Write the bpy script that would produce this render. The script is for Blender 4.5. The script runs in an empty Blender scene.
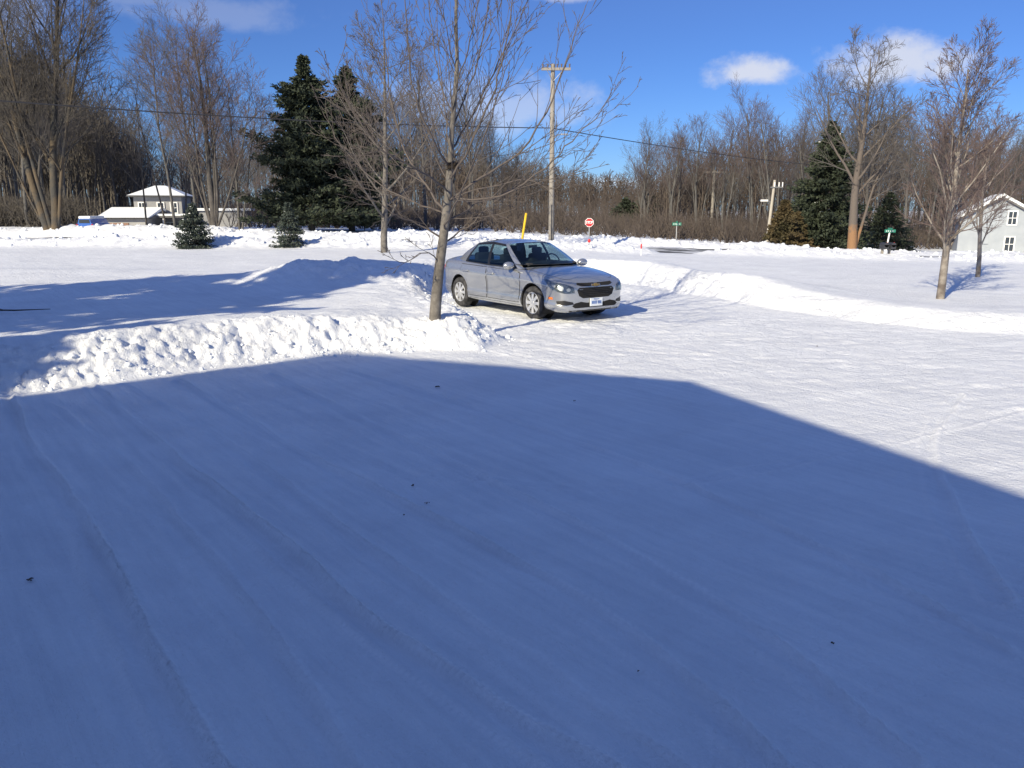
import bpy, bmesh, math, random
import numpy as np
from mathutils import Vector, Matrix
from mathutils.bvhtree import BVHTree

SC = bpy.context.scene
COL = SC.collection
R = math.radians
rng = np.random.default_rng(7)
random.seed(7)

# ------------------------------------------------------------------ camera model
F = 796.0; EYE = 2.1; PITCH = math.atan(174/796.0)
cp, sp = math.cos(PITCH), math.sin(PITCH)
def ray(px, py):
    u = (px-512)/F; v = (py-384)/F
    return np.array([u, cp - v*sp, -sp - v*cp])
def gnd(px, py, z=0.0):            # where a sight line meets height z
    d = ray(px, py); t = (z-EYE)/d[2]
    return np.array([d[0]*t, d[1]*t])
def at(px, py, Y):                 # the point of a sight line Y metres north
    d = ray(px, py); t = Y/d[1]
    return np.array([d[0]*t, Y, EYE + d[2]*t])

# ------------------------------------------------------------------ materials
def mat(name, col, rough=0.7, metal=0.0, noise=None, bump=None, coat=0.0, spec=None, emit=None):
    """noise=(scale, amount, second colour); bump=(scale, strength, distance)"""
    m = bpy.data.materials.new(name); m.use_nodes = True
    nt = m.node_tree; b = nt.nodes['Principled BSDF']
    b.inputs['Base Color'].default_value = (*col, 1); b.inputs['Roughness'].default_value = rough
    b.inputs['Metallic'].default_value = metal; b.inputs['Coat Weight'].default_value = coat
    if spec is not None: b.inputs['Specular IOR Level'].default_value = spec
    tc = nt.nodes.new('ShaderNodeTexCoord')
    if noise:
        n = nt.nodes.new('ShaderNodeTexNoise'); n.inputs['Scale'].default_value = noise[0]; n.inputs['Detail'].default_value = 5
        nt.links.new(tc.outputs['Object'], n.inputs['Vector'])
        r = nt.nodes.new('ShaderNodeValToRGB')
        r.color_ramp.elements[0].position = .5-noise[1]/2; r.color_ramp.elements[1].position = .5+noise[1]/2
        r.color_ramp.elements[0].color = (*col, 1); r.color_ramp.elements[1].color = (*noise[2], 1)
        nt.links.new(n.outputs['Fac'], r.inputs['Fac']); nt.links.new(r.outputs['Color'], b.inputs['Base Color'])
    if bump:
        n = nt.nodes.new('ShaderNodeTexNoise'); n.inputs['Scale'].default_value = bump[0]; n.inputs['Detail'].default_value = 6
        nt.links.new(tc.outputs['Object'], n.inputs['Vector'])
        k = nt.nodes.new('ShaderNodeBump'); k.inputs['Strength'].default_value = bump[1]; k.inputs['Distance'].default_value = bump[2]
        nt.links.new(n.outputs['Fac'], k.inputs['Height']); nt.links.new(k.outputs['Normal'], b.inputs['Normal'])
    return m

M = {}
def snow_material():
    m = bpy.data.materials.new('snow'); m.use_nodes = True
    nt = m.node_tree; b = nt.nodes['Principled BSDF']
    b.inputs['Roughness'].default_value = .62; b.inputs['Specular IOR Level'].default_value = .25
    tc = nt.nodes.new('ShaderNodeTexCoord')
    n1 = nt.nodes.new('ShaderNodeTexNoise'); n1.inputs['Scale'].default_value = .9; n1.inputs['Detail'].default_value = 8; n1.inputs['Roughness'].default_value = .65
    nt.links.new(tc.outputs['Object'], n1.inputs['Vector'])
    r = nt.nodes.new('ShaderNodeValToRGB')
    r.color_ramp.elements[0].position = .3; r.color_ramp.elements[1].position = .62
    r.color_ramp.elements[0].color = (.73,.75,.79,1); r.color_ramp.elements[1].color = (.84,.86,.89,1)
    nt.links.new(n1.outputs['Fac'], r.inputs['Fac'])
    # faint trodden grit
    n2 = nt.nodes.new('ShaderNodeTexNoise'); n2.inputs['Scale'].default_value = 3.5; n2.inputs['Detail'].default_value = 9; n2.inputs['Roughness'].default_value = .75
    nt.links.new(tc.outputs['Object'], n2.inputs['Vector'])
    r2 = nt.nodes.new('ShaderNodeValToRGB'); r2.color_ramp.elements[0].position = .66; r2.color_ramp.elements[1].position = .78
    r2.color_ramp.elements[0].color = (0,0,0,1); r2.color_ramp.elements[1].color = (.3,.3,.3,1)
    nt.links.new(n2.outputs['Fac'], r2.inputs['Fac'])
    mx = nt.nodes.new('ShaderNodeMixRGB'); mx.inputs['Color2'].default_value = (.5,.49,.47,1)
    nt.links.new(r2.outputs['Color'], mx.inputs['Fac']); nt.links.new(r.outputs['Color'], mx.inputs['Color1'])
    mpn = nt.nodes.new('ShaderNodeMapping'); mpn.inputs['Rotation'].default_value = (0,0,-R(38.5)); mpn.vector_type = 'POINT'; mpn.inputs['Scale'].default_value = (11,.6,1)
    rt_ = nt.nodes.new('ShaderNodeVectorRotate'); rt_.rotation_type = 'Z_AXIS'; rt_.inputs['Angle'].default_value = -R(38.5); nt.links.new(tc.outputs['Object'], rt_.inputs['Vector'])
    mpn.inputs['Rotation'].default_value = (0,0,0); nt.links.new(rt_.outputs['Vector'], mpn.inputs['Vector'])
    n5 = nt.nodes.new('ShaderNodeTexNoise'); n5.inputs['Scale'].default_value = 1.0; n5.inputs['Detail'].default_value = 6; n5.inputs['Roughness'].default_value = .62
    nt.links.new(mpn.outputs['Vector'], n5.inputs['Vector'])
    r5 = nt.nodes.new('ShaderNodeValToRGB'); r5.color_ramp.elements[0].position = .35; r5.color_ramp.elements[1].position = .65
    r5.color_ramp.elements[0].color = (.90,.91,.93,1); r5.color_ramp.elements[1].color = (1,1,1,1); nt.links.new(n5.outputs['Fac'], r5.inputs['Fac'])
    m5 = nt.nodes.new('ShaderNodeMixRGB'); m5.blend_type = 'MULTIPLY'; m5.inputs['Fac'].default_value = 1
    nt.links.new(mx.outputs['Color'], m5.inputs['Color1']); nt.links.new(r5.outputs['Color'], m5.inputs['Color2']); 
    la = nt.nodes.new('ShaderNodeAttribute'); la.attribute_name = 'loose'
    m7 = nt.nodes.new('ShaderNodeMixRGB'); m7.inputs['Color2'].default_value = (.93,.94,.96,1)
    nt.links.new(la.outputs['Fac'], m7.inputs['Fac']); nt.links.new(m5.outputs['Color'], m7.inputs['Color1']); nt.links.new(m7.outputs['Color'], b.inputs['Base Color'])
    # grain
    n3 = nt.nodes.new('ShaderNodeTexNoise'); n3.inputs['Scale'].default_value = 22; n3.inputs['Detail'].default_value = 6; n3.inputs['Roughness'].default_value = .7
    nt.links.new(tc.outputs['Object'], n3.inputs['Vector'])
    k = nt.nodes.new('ShaderNodeBump'); k.inputs['Strength'].default_value = .9; k.inputs['Distance'].default_value = .025
    n4 = nt.nodes.new('ShaderNodeTexNoise'); n4.inputs['Scale'].default_value = 5; n4.inputs['Detail'].default_value = 4
    nt.links.new(tc.outputs['Object'], n4.inputs['Vector'])
    k2 = nt.nodes.new('ShaderNodeBump'); k2.inputs['Strength'].default_value = .35; k2.inputs['Distance'].default_value = .03
    nt.links.new(n4.outputs['Fac'], k2.inputs['Height'])
    nt.links.new(n3.outputs['Fac'], k.inputs['Height']); nt.links.new(k2.outputs['Normal'], k.inputs['Normal'])
    mp6 = nt.nodes.new('ShaderNodeMapping'); mp6.inputs['Scale'].default_value = (16,1.1,1); nt.links.new(rt_.outputs['Vector'], mp6.inputs['Vector'])
    n6 = nt.nodes.new('ShaderNodeTexNoise'); n6.inputs['Scale'].default_value = 1.0; n6.inputs['Detail'].default_value = 5; n6.inputs['Roughness'].default_value = .6; n6.inputs['Distortion'].default_value = .4
    nt.links.new(mp6.outputs['Vector'], n6.inputs['Vector'])
    k6 = nt.nodes.new('ShaderNodeBump'); k6.inputs['Strength'].default_value = .38; k6.inputs['Distance'].default_value = .03
    nt.links.new(n6.outputs['Fac'], k6.inputs['Height']); nt.links.new(k.outputs['Normal'], k6.inputs['Normal'])
    nt.links.new(k6.outputs['Normal'], b.inputs['Normal'])
    return m
M['snow'] = snow_material()
M['snow_plain'] = mat('snow_plain', (.82,.85,.89), .6, bump=(9,.5,.03))
M['bark_tan'] = mat('bark_tan', (.088,.080,.073), .85, noise=(9,.3,(.175,.16,.145)), bump=(40,.8,.01))
M['bark_birch'] = mat('bark_birch', (.11,.09,.078), .8, noise=(5,.25,(.27,.245,.22)), bump=(30,.5,.01))
M['twig_birch'] = mat('twig_birch', (.13,.095,.09), .8)
M['bark_grey'] = mat('bark_grey', (.072,.07,.069), .9, noise=(3,.4,(.125,.12,.115)), bump=(12,.8,.03))
M['bark_dark'] = mat('bark_dark', (.055,.05,.046), .9, noise=(3,.4,(.10,.09,.083)), bump=(12,.8,.03))
M['bark_gold'] = mat('bark_gold', (.055,.053,.050), .9, noise=(.7,.10,(.105,.08,.053)), bump=(12,.8,.03))
M['bark_orange'] = mat('bark_orange', (.18,.105,.055), .9, noise=(2,.5,(.27,.165,.09)), bump=(14,.8,.03))
M['twig_grey'] = mat('twig_grey', (.115,.103,.098), .9)
M['twig_tan'] = mat('twig_tan', (.105,.088,.080), .85)
M['twig_red'] = mat('twig_red', (.115,.088,.086), .9)
M['twig_dark'] = mat('twig_dark', (.085,.075,.066), .9)
M['twig_brown'] = mat('twig_brown', (.115,.092,.078), .9, noise=(.12,.4,(.085,.068,.058)))
M['needle'] = mat('needle', (.020,.031,.020), .8, noise=(.8,.4,(.040,.052,.028)))
M['needle_blue'] = mat('needle_blue', (.032,.048,.042), .8, noise=(1.5,.4,(.06,.075,.06)))
M['needle_brown'] = mat('needle_brown', (.045,.042,.018), .85, noise=(.9,.4,(.09,.06,.025)))
M['pole_wood'] = mat('pole_wood', (.22,.20,.18), .9, noise=(6,.5,(.30,.28,.25)), bump=(30,.5,.01))
M['pale_pole'] = mat('pale_pole', (.36,.33,.29), .8, noise=(6,.5,(.45,.42,.37)))
M['asphalt'] = mat('asphalt', (.05,.052,.056), .85, noise=(.5,.12,(.6,.62,.66)), bump=(30,.4,.01))
M['paint_red'] = mat('paint_red', (.55,.02,.025), .45)
M['paint_white'] = mat('paint_white', (.8,.8,.8), .5)
M['paint_green'] = mat('paint_green', (.03,.19,.13), .45)
M['paint_yellow'] = mat('paint_yellow', (.75,.48,.02), .5)
M['steel'] = mat('steel', (.42,.43,.44), .45, .8)
M['dark_metal'] = mat('dark_metal', (.05,.052,.06), .5, .3)
M['ceramic'] = mat('ceramic', (.12,.09,.08), .3)
M['wire'] = mat('wire', (.03,.03,.035), .6)
M['siding_white'] = mat('siding_white', (.27,.30,.345), .7, noise=(1.5,.5,(.34,.37,.41)), bump=(4,.2,.02))  # white paint set dark and bluish: the wall's shade is put into its colour
M['siding_beige'] = mat('siding_beige', (.25,.255,.27), .8, noise=(1.5,.4,(.31,.31,.32)))
M['brick'] = mat('brick', (.2,.12,.09), .85, noise=(6,.4,(.28,.17,.13)))
M['shingle'] = mat('shingle', (.1,.1,.105), .9, noise=(6,.4,(.15,.15,.15)))
M['win_dark'] = mat('win_dark', (.03,.04,.055), .12)
M['leaf'] = mat('leaf', (.05,.03,.018), .8)
M['nest'] = mat('nest', (.035,.026,.02), .95, bump=(60,.8,.02))
M['blue_paint'] = mat('blue_paint', (.02,.11,.45), .35, coat=.5)
# car
def stripped():
    m = mat('bark_stripped', (.115,.10,.09), .9, bump=(12,.8,.03)); nt = m.node_tree; b = nt.nodes['Principled BSDF']
    tc = nt.nodes.new('ShaderNodeTexCoord'); s_ = nt.nodes.new('ShaderNodeSeparateXYZ'); n = nt.nodes.new('ShaderNodeTexNoise'); n.inputs['Scale'].default_value = 3
    a = nt.nodes.new('ShaderNodeMath'); a.operation = 'MULTIPLY_ADD'; a.inputs[1].default_value = 2.2
    r = nt.nodes.new('ShaderNodeValToRGB'); mr = nt.nodes.new('ShaderNodeMapRange'); mr.inputs['From Max'].default_value = 5
    nt.links.new(tc.outputs['Object'], s_.inputs[0]); nt.links.new(tc.outputs['Object'], n.inputs['Vector'])
    nt.links.new(n.outputs['Fac'], a.inputs[0]); nt.links.new(s_.outputs['Z'], a.inputs[2]); nt.links.new(a.outputs[0], mr.inputs['Value']); nt.links.new(mr.outputs[0], r.inputs['Fac'])
    r.color_ramp.elements[0].position = .44; r.color_ramp.elements[1].position = .53
    r.color_ramp.elements[0].color = (.24,.135,.07,1); r.color_ramp.elements[1].color = (.12,.10,.088,1)
    nt.links.new(r.outputs['Color'], b.inputs['Base Color']); return m
M['bark_stripped'] = stripped()
def car_paint():
    m = mat('silver_paint', (.44,.452,.475), .26, .70, coat=.8)
    b = m.node_tree.nodes['Principled BSDF']; b.inputs['Coat Roughness'].default_value = .05
    return m
M['silver'] = car_paint()
M['tyre'] = mat('tyre', (.018,.018,.02), .85, noise=(8,.2,(.05,.05,.055)))
M['rim'] = mat('rim', (.68,.69,.71), .35, .6)
M['black'] = mat('black_plastic', (.012,.012,.014), .45)
M['blackmatte'] = mat('black_matte', (.008,.008,.009), .9)
M['reflector'] = mat('reflector', (.42,.43,.45), .45, .5)
M['lamp_house'] = mat('lamp_house', (.10,.105,.115), .3, .6, noise=(30,.3,(.3,.31,.33)))
M['chrome'] = mat('chrome', (.75,.76,.78), .12, 1.0)
M['gold'] = mat('gold', (.55,.36,.12), .3, .8)
M['orange'] = mat('orange_lens', (.75,.16,.02), .3)
M['redlens'] = mat('red_lens', (.4,.01,.01), .25)
M['cloth'] = mat('seat_cloth', (.03,.031,.036), .9)
M['plate'] = mat('plate_white', (.72,.76,.8), .45)
M['plateblue'] = mat('plate_blue', (.05,.13,.4), .5)
def glass(name, tint, gl=.1):
    m = bpy.data.materials.new(name); m.use_nodes = True; nt = m.node_tree
    for n in list(nt.nodes): nt.nodes.remove(n)
    o = nt.nodes.new('ShaderNodeOutputMaterial'); mx = nt.nodes.new('ShaderNodeMixShader')
    t = nt.nodes.new('ShaderNodeBsdfTransparent'); t.inputs['Color'].default_value = (*tint, 1)
    g = nt.nodes.new('ShaderNodeBsdfGlossy'); g.inputs['Roughness'].default_value = .03; g.inputs['Color'].default_value = (.9,.95,1,1)
    f = nt.nodes.new('ShaderNodeLayerWeight'); f.inputs['Blend'].default_value = .5
    p5 = nt.nodes.new('ShaderNodeMath'); p5.operation = 'POWER'; p5.inputs[1].default_value = 4.5; nt.links.new(f.outputs['Facing'], p5.inputs[0])
    ad = nt.nodes.new('ShaderNodeMath'); ad.operation = 'MULTIPLY_ADD'; ad.inputs[1].default_value = .85; ad.inputs[2].default_value = .045; nt.links.new(p5.outputs[0], ad.inputs[0])
    nt.links.new(ad.outputs[0], mx.inputs['Fac']); nt.links.new(t.outputs[0], mx.inputs[1]); nt.links.new(g.outputs[0], mx.inputs[2])
    nt.links.new(mx.outputs[0], o.inputs['Surface'])
    return m
M['glass'] = glass('car_glass', (.42,.54,.58))
M['lens'] = glass('lamp_lens', (.85,.88,.9))

# ------------------------------------------------------------------ objects
def tag(o, label=None, cat=None, group=None, kind=None):
    if label: o['label'] = label
    if cat: o['category'] = cat
    if group: o['group'] = group
    if kind: o['kind'] = kind
    return o
def empty(name, loc, rz=0.0):
    o = bpy.data.objects.new(name, None); COL.objects.link(o)
    o.location = loc; o.rotation_euler = (0,0,rz); o.empty_display_size = .2
    return o
def link(name, me, parent=None, smooth=False):
    o = bpy.data.objects.new(name, me); COL.objects.link(o)
    if parent: o.parent = parent
    if smooth:
        me.polygons.foreach_set('use_smooth', [True]*len(me.polygons)); me.update()
    return o
def mesh_np(name, V, Fc, m, parent=None, smooth=False):
    """V (n,3), Fc list of (k,n) int arrays, all quads or tris"""
    me = bpy.data.meshes.new(name)
    V = np.asarray(V, dtype=np.float32)
    if not isinstance(Fc, list): Fc = [Fc]
    Fc = [np.asarray(f, dtype=np.int32) for f in Fc if len(f)]
    nl = sum(f.size for f in Fc); nf = sum(len(f) for f in Fc)
    me.vertices.add(len(V)); me.vertices.foreach_set('co', V.ravel())
    me.loops.add(nl); me.loops.foreach_set('vertex_index', np.concatenate([f.ravel() for f in Fc]))
    tot = np.concatenate([np.full(len(f), f.shape[1]) for f in Fc]).astype(np.int32)
    me.polygons.add(nf); me.polygons.foreach_set('loop_start', np.concatenate([[0], np.cumsum(tot)[:-1]]).astype(np.int32))
    me.polygons.foreach_set('loop_total', tot)
    me.materials.append(m); me.update(calc_edges=True); me.validate()
    return link(name, me, parent, smooth)
class MB:
    def __init__(s): s.bm = bmesh.new()
    def box(s, c, size, rot=None, bevel=0):
        r = bmesh.ops.create_cube(s.bm, size=1)
        vs = r['verts']
        bmesh.ops.scale(s.bm, vec=size, verts=vs)
        if bevel:
            es = list({e for v in vs for e in v.link_edges})
            rr = bmesh.ops.bevel(s.bm, geom=es, offset=bevel, segments=2, affect='EDGES', profile=.5)
            vs = list({v for f in rr['faces'] for v in f.verts} | {v for v in vs if v.is_valid})
        if rot: bmesh.ops.rotate(s.bm, cent=(0,0,0), matrix=rot, verts=vs)
        bmesh.ops.translate(s.bm, vec=c, verts=vs)
        return s
    def cyl(s, a, b, r1, r2=None, n=12):
        a, b = Vector(a), Vector(b); d = b-a
        r2 = r1 if r2 is None else r2
        q = bmesh.ops.create_cone(s.bm, cap_ends=True, segments=n, radius1=r1, radius2=r2, depth=d.length)
        mt = d.to_track_quat('Z','Y').to_matrix().to_4x4(); mt.translation = (a+b)/2
        bmesh.ops.transform(s.bm, matrix=mt, verts=q['verts']); return s
    def poly(s, pts, thick):           # pts 3D planar; thick a vector
        vs = [s.bm.verts.new(p) for p in pts]; f = s.bm.faces.new(vs)
        r = bmesh.ops.extrude_face_region(s.bm, geom=[f])
        bmesh.ops.translate(s.bm, vec=thick, verts=[v for v in r['geom'] if isinstance(v, bmesh.types.BMVert)])
        return s
    def ball(s, c, rad, sub=2, jit=0):
        q = bmesh.ops.create_icosphere(s.bm, subdivisions=sub, radius=1)
        for v in q['verts']:
            v.co = Vector((v.co.x*rad[0], v.co.y*rad[1], v.co.z*rad[2]))*(1+random.uniform(-jit, jit)) + Vector(c)
        return s
    def build(s, name, m, parent=None, smooth=False):
        bmesh.ops.recalc_face_normals(s.bm, faces=s.bm.faces)
        me = bpy.data.meshes.new(name); s.bm.to_mesh(me); s.bm.free(); me.materials.append(m)
        return link(name, me, parent, smooth)
def copy_tree(o, parent=None):
    c = o.copy(); COL.objects.link(c)
    if parent: c.parent = parent
    for ch in list(o.children): copy_tree(ch, c)
    return c

# ------------------------------------------------------------------ noise
def _h(ix, iy, s):
    n = (ix.astype(np.int64)*374761393 + iy.astype(np.int64)*668265263 + s*144269) & 0x7fffffff
    n = (n ^ (n >> 13))*1274126177 & 0x7fffffff
    return ((n ^ (n >> 16)) & 0xffff)/65535.0
def vn(x, y, s=0):
    ix, iy = np.floor(x), np.floor(y); fx, fy = x-ix, y-iy
    fx = fx*fx*fx*(fx*(fx*6-15)+10); fy = fy*fy*fy*(fy*(fy*6-15)+10)
    a,b,c,d = _h(ix,iy,s), _h(ix+1,iy,s), _h(ix,iy+1,s), _h(ix+1,iy+1,s)
    return (a*(1-fx)+b*fx)*(1-fy)+(c*(1-fx)+d*fx)*fy
def fbm(x, y, o=4, s=0, g=.5):
    t = 0; a = 1; w = 0
    for i in range(o):
        ca, sa = math.cos(i*1.3+.5), math.sin(i*1.3+.5); k = 2.03**i
        t = t + a*(vn((x*ca-y*sa)*k+i*17.3, (x*sa+y*ca)*k-i*9.1, s+i)-.5); w += a; a *= g
    return t/w*2
def ss(a, b, x):
    t = np.clip((x-a)/(b-a), 0, 1); return t*t*(3-2*t)

# ------------------------------------------------------------------ the lie of the land
DRIVE = [(-40,-40)] + [tuple(p) for p in [
    gnd(-420,520)*1.0, gnd(-150,420), gnd(0,396), gnd(110,382), gnd(200,369), gnd(300,358), gnd(400,353), gnd(480,351),
    gnd(510,341), gnd(488,326), gnd(452,306), gnd(446,295), gnd(470,282), gnd(560,279), gnd(618,283), gnd(650,292),
    gnd(740,305), gnd(850,322), gnd(930,330), gnd(1024,336)]] + [(34,9),(60,4),(60,-40)]
def sdist(x, y, poly):
    """signed distance, positive outside"""
    d = np.full(x.shape, 1e9); ins = np.zeros(x.shape, bool)
    n = len(poly)
    for i in range(n):
        ax, ay = poly[i]; bx, by = poly[(i+1) % n]
        ex, ey = bx-ax, by-ay; t = np.clip(((x-ax)*ex+(y-ay)*ey)/(ex*ex+ey*ey+1e-12), 0, 1)
        d = np.minimum(d, np.hypot(x-ax-t*ex, y-ay-t*ey))
        c = ((ay > y) != (by > y)) & (x < (bx-ax)*(y-ay)/(by-ay+1e-12)+ax); ins ^= c
    return np.where(ins, -d, d)
def pdist(x, y, pts):
    """distance to a polyline and its side"""
    d = np.full(x.shape, 1e9); side = np.zeros(x.shape)
    for (ax, ay), (bx, by) in zip(pts[:-1], pts[1:]):
        ex, ey = bx-ax, by-ay; t = np.clip(((x-ax)*ex+(y-ay)*ey)/(ex*ex+ey*ey+1e-12), 0, 1)
        q = np.hypot(x-ax-t*ex, y-ay-t*ey); s = np.sign(ex*(y-ay)-ey*(x-ax))
        side = np.where(q < d, s, side); d = np.minimum(d, q)
    return d, side
def smooth_line(pts, n=6):
    P = np.array(pts); out = []
    for i in range(len(P)-1):
        p0, p1, p2, p3 = P[max(i-1,0)], P[i], P[i+1], P[min(i+2,len(P)-1)]
        for t in np.linspace(0,1,n,endpoint=False):
            out.append(.5*((2*p1)+(-p0+p2)*t+(2*p0-5*p1+4*p2-p3)*t*t+(-p0+3*p1-3*p2+p3)*t**3))
    out.append(P[-1]); return np.array(out)
RUTS = [  # tyre marks on the ploughed yard: points, half-width, depth
  (smooth_line([gnd(8,396),gnd(30,456),gnd(76,516),gnd(121,612),gnd(167,703),gnd(215,790)]), .085, .030),
  (smooth_line([gnd(91,387),gnd(172,461),gnd(253,526),gnd(343,607),gnd(429,668),gnd(510,724),gnd(600,775)]), .07, .026),
  (smooth_line([gnd(177,382),gnd(242,420),gnd(323,466),gnd(404,506),gnd(512,562),gnd(600,618),gnd(700,700),gnd(790,790)]), .06, .018),
  (smooth_line([gnd(40,400),gnd(110,455),gnd(170,520),gnd(240,610),gnd(300,700),gnd(350,790)]), .05, .012),
  (smooth_line([gnd(270,375),gnd(360,420),gnd(460,470),gnd(600,540),gnd(760,640),gnd(900,760)]), .06, .014),
  (smooth_line([gnd(120,385),gnd(220,440),gnd(300,500),gnd(400,580),gnd(520,660),gnd(680,780)]), .05, .012),
  (smooth_line([gnd(350,372),gnd(480,412),gnd(620,460),gnd(800,540),gnd(1000,650)]), .06, .012),
  (smooth_line([gnd(960,395),gnd(930,440),gnd(950,520),gnd(1000,600)]), .07, .014),
  (smooth_line([gnd(1020,410),gnd(900,440),gnd(760,470),gnd(620,490),gnd(480,480)]), .07, .010),
  (smooth_line([gnd(462,306),gnd(480,318),gnd(495,336),gnd(545,345),gnd(640,352),gnd(780,360),gnd(1024,372)]), .11, .035),
  (smooth_line([gnd(535,322),gnd(600,330),gnd(700,334),gnd(850,340),gnd(1024,352)]), .11, .03),
  (smooth_line([gnd(500,330),gnd(560,336),gnd(640,338),gnd(760,345),gnd(900,362),gnd(1024,388)]), .10, .022),
  (smooth_line([gnd(490,338),gnd(530,331),gnd(600,318),gnd(660,310),gnd(720,318)]), .10, .03),
  (smooth_line([gnd(560,345),gnd(680,356),gnd(820,385),gnd(1024,430)]), .10, .014),
  (smooth_line([gnd(620,300),gnd(700,312),gnd(820,334),gnd(1024,362)]), .12, .018),
  (smooth_line([gnd(640,345),gnd(760,368),gnd(900,410),gnd(1024,470)]), .10, .012),
]
ROAD = np.array([(-90,58),(-60,50),(-30,45.5),(-10,43.5),(8,42.2),(25,39.5),(45,36),(90,27)], float)   # road centre line
def base_level(x, y):
    far = ss(38, 62, y)
    z = .36 - .2*ss(-2, 8, x)
    z = z - .024*np.clip(y-22, 0, 22)*ss(4, 24, x)
    z = z + far*np.interp(x, [-60,-15,5,20,34,80], [.6,.35,-.05,-.35,-.7,-1.2])
    return z
LOOSE = None
def height(x, y, fine=True):
    x = np.asarray(x, float); y = np.asarray(y, float)
    d = sdist(x, y, DRIVE) 
    if fine: d = d + .16*fbm(x*1.1, y*1.1, 3, 11)*ss(-.6,.4,d)
    lvl = base_level(x, y)
    left = 1-ss(-1.0, 1.5, x)
    behind = ss(17.5, 20, y)*(1-ss(4.5,7,x))
    hb = left*(.47 - .10*ss(-3.2,-.6,x)*(1-behind)) + (1-left)*(.46 - .2*ss(3.5, 9, x)) + .12*behind
    crest = 1.25 - .2*left
    z = lvl*ss(0.05, crest, d) + np.clip(hb-lvl,0,1)*np.exp(-((d-crest)/(.75+.8*ss(0,.3,d-crest)))**2)*ss(0,.5,d)
    z = z*ss(0,.25,d)
    out = ss(.3, 2.5, d)
    # drift and heap left of the parked car
    z = z + .24*np.exp(-(((x+5.2)/1.2)**2+((y-19.3)/1.0)**2)) + .30*np.exp(-(((x+4.6)/2.4)**2+((y-20.3)/1.3)**2))*out \
          + .22*np.exp(-(((x+2.6)/1.8)**2+((y-21.5)/1.3)**2))*out + .08*np.exp(-(((x+9)/3)**2+((y-18.5)/1.6)**2))
    z = z + .12*np.exp(-(((x+14)/5)**2+((y-22.5)/1.6)**2)) + .12*np.exp(-(((x+3.2)/1.6)**2+((y-24.5)/.9)**2))
    z = z + .14*np.exp(-(((x-6.2)/1.7)**2+((y-19.4)/1.2)**2)) + .16*np.exp(-(((x-3.0)/1.1)**2+((y-21.0)/.9)**2))
    # road corridor with ploughed banks both sides
    rd, side = pdist(x, y, ROAD); rd = rd*side    # + is the far side
    rlv = base_level(x, np.interp(x, ROAD[:,0], ROAD[:,1]))-.15
    cor = np.exp(-(np.clip(np.abs(rd)-3.2,0,9)/.8)**2)
    z = z*(1-cor) + rlv*cor
    nb = np.interp(x, [-60,-20,-14,-8,0,6.2,6.9,8.4,9.0,14,20,26,40], [.45,.5,.5,.45,.36,.3,.02,.02,.25,.36,.26,.42,.4])
    fb = np.interp(x, [-60,-31,-27,-21,-17,-8,0,20,50], [.3,.3,.75,.75,.35,.4,.35,.3,.35])
    rough = .72 + .5*(fbm(x*.5, y*.5, 3, 21)+.2) 
    z = z + nb*rough*np.exp(-((rd+4.9)/1.15)**2) + fb*rough*np.exp(-((rd-5.2)/1.7)**2)
    nearbank = np.exp(-((rd+4.9)/1.5)**2)*ss(.2,.4,nb) + np.exp(-((rd-5.2)/2.0)**2)
    if not fine: return z
    z = z + .03*fbm(x*.35, y*.35, 3, 3)*out*(1-cor)
    # wind-packed field texture
    z = z + .012*fbm(x*1.3, y*2.2, 3, 5)*out
    z = z + .26*np.abs(fbm(x*1.5,y*1.5,5,35,.6))*np.exp(-(((x+4.2)/2.2)**2+((y-19.6)/1.2)**2))
    # crumbled face of the banks
    w = np.exp(-((d-.5)/.55)**2)*ss(0,.2,d)
    ch = np.abs(fbm(x*2.2, y*2.2, 3, 31))
    ck = np.abs(fbm(x*5.2, y*5.2, 3, 32, .6))
    lump = .5+.5*left + .3*behind
    wx_ = x+.3*fbm(x*1.4,y*1.4,2,37); wy_ = y+.3*fbm(x*1.4,y*1.4,2,38); z = z + w*lump*(.10*fbm(x*.9,y*.9,2,40)+.155*fbm(wx_*1.7,wy_*1.2,6,36,.72) + .05*ck + .075*fbm(x*9,y*9,3,39,.75))
    z = z + np.exp(-((d-1.2)/1.1)**2)*.03*fbm(x*3,y*3,3,33)*lump
    z = z + nearbank*(.15*np.abs(fbm(x*1.6, y*1.6, 3, 41))+.09*fbm(x*4, y*4, 2, 42))
    # the yard
    yard = ss(.15,-.25,d)
    if np.any(yard > 0):
        q = np.zeros_like(z)
        a = x*-.62+y*.78; b = x*.78+y*.62
        bw = b+.35*fbm(a*.3,b*.3,2,51); q = q + (.010*fbm(bw*3.2, a*.22, 3, 52)+.007*fbm(bw*14, a*.35, 3, 57,.6))*ss(9,-1,x)
        q = q + .008*fbm((x*.93+y*.37)*.4,(-x*.37+y*.93)*6,3,58,.6)*ss(-3,4,x)
        a2 = x*.99+y*.12; b2 = -x*.12+y*.99
        sunny = ss(8,12,y+.45*x-.5)
        q = q + .012*fbm(a2*.8, b2*6.5, 4, 53,.6)*sunny + .014*fbm(x*3.4,y*4.6,5,54,.7)*sunny + .006*fbm(x*4,y*4,4,55,.6)
        q = q + .008*fbm((x*.8-y*.6)*6,(x*.6+y*.8)*.8, 4, 56,.6)*sunny
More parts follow.
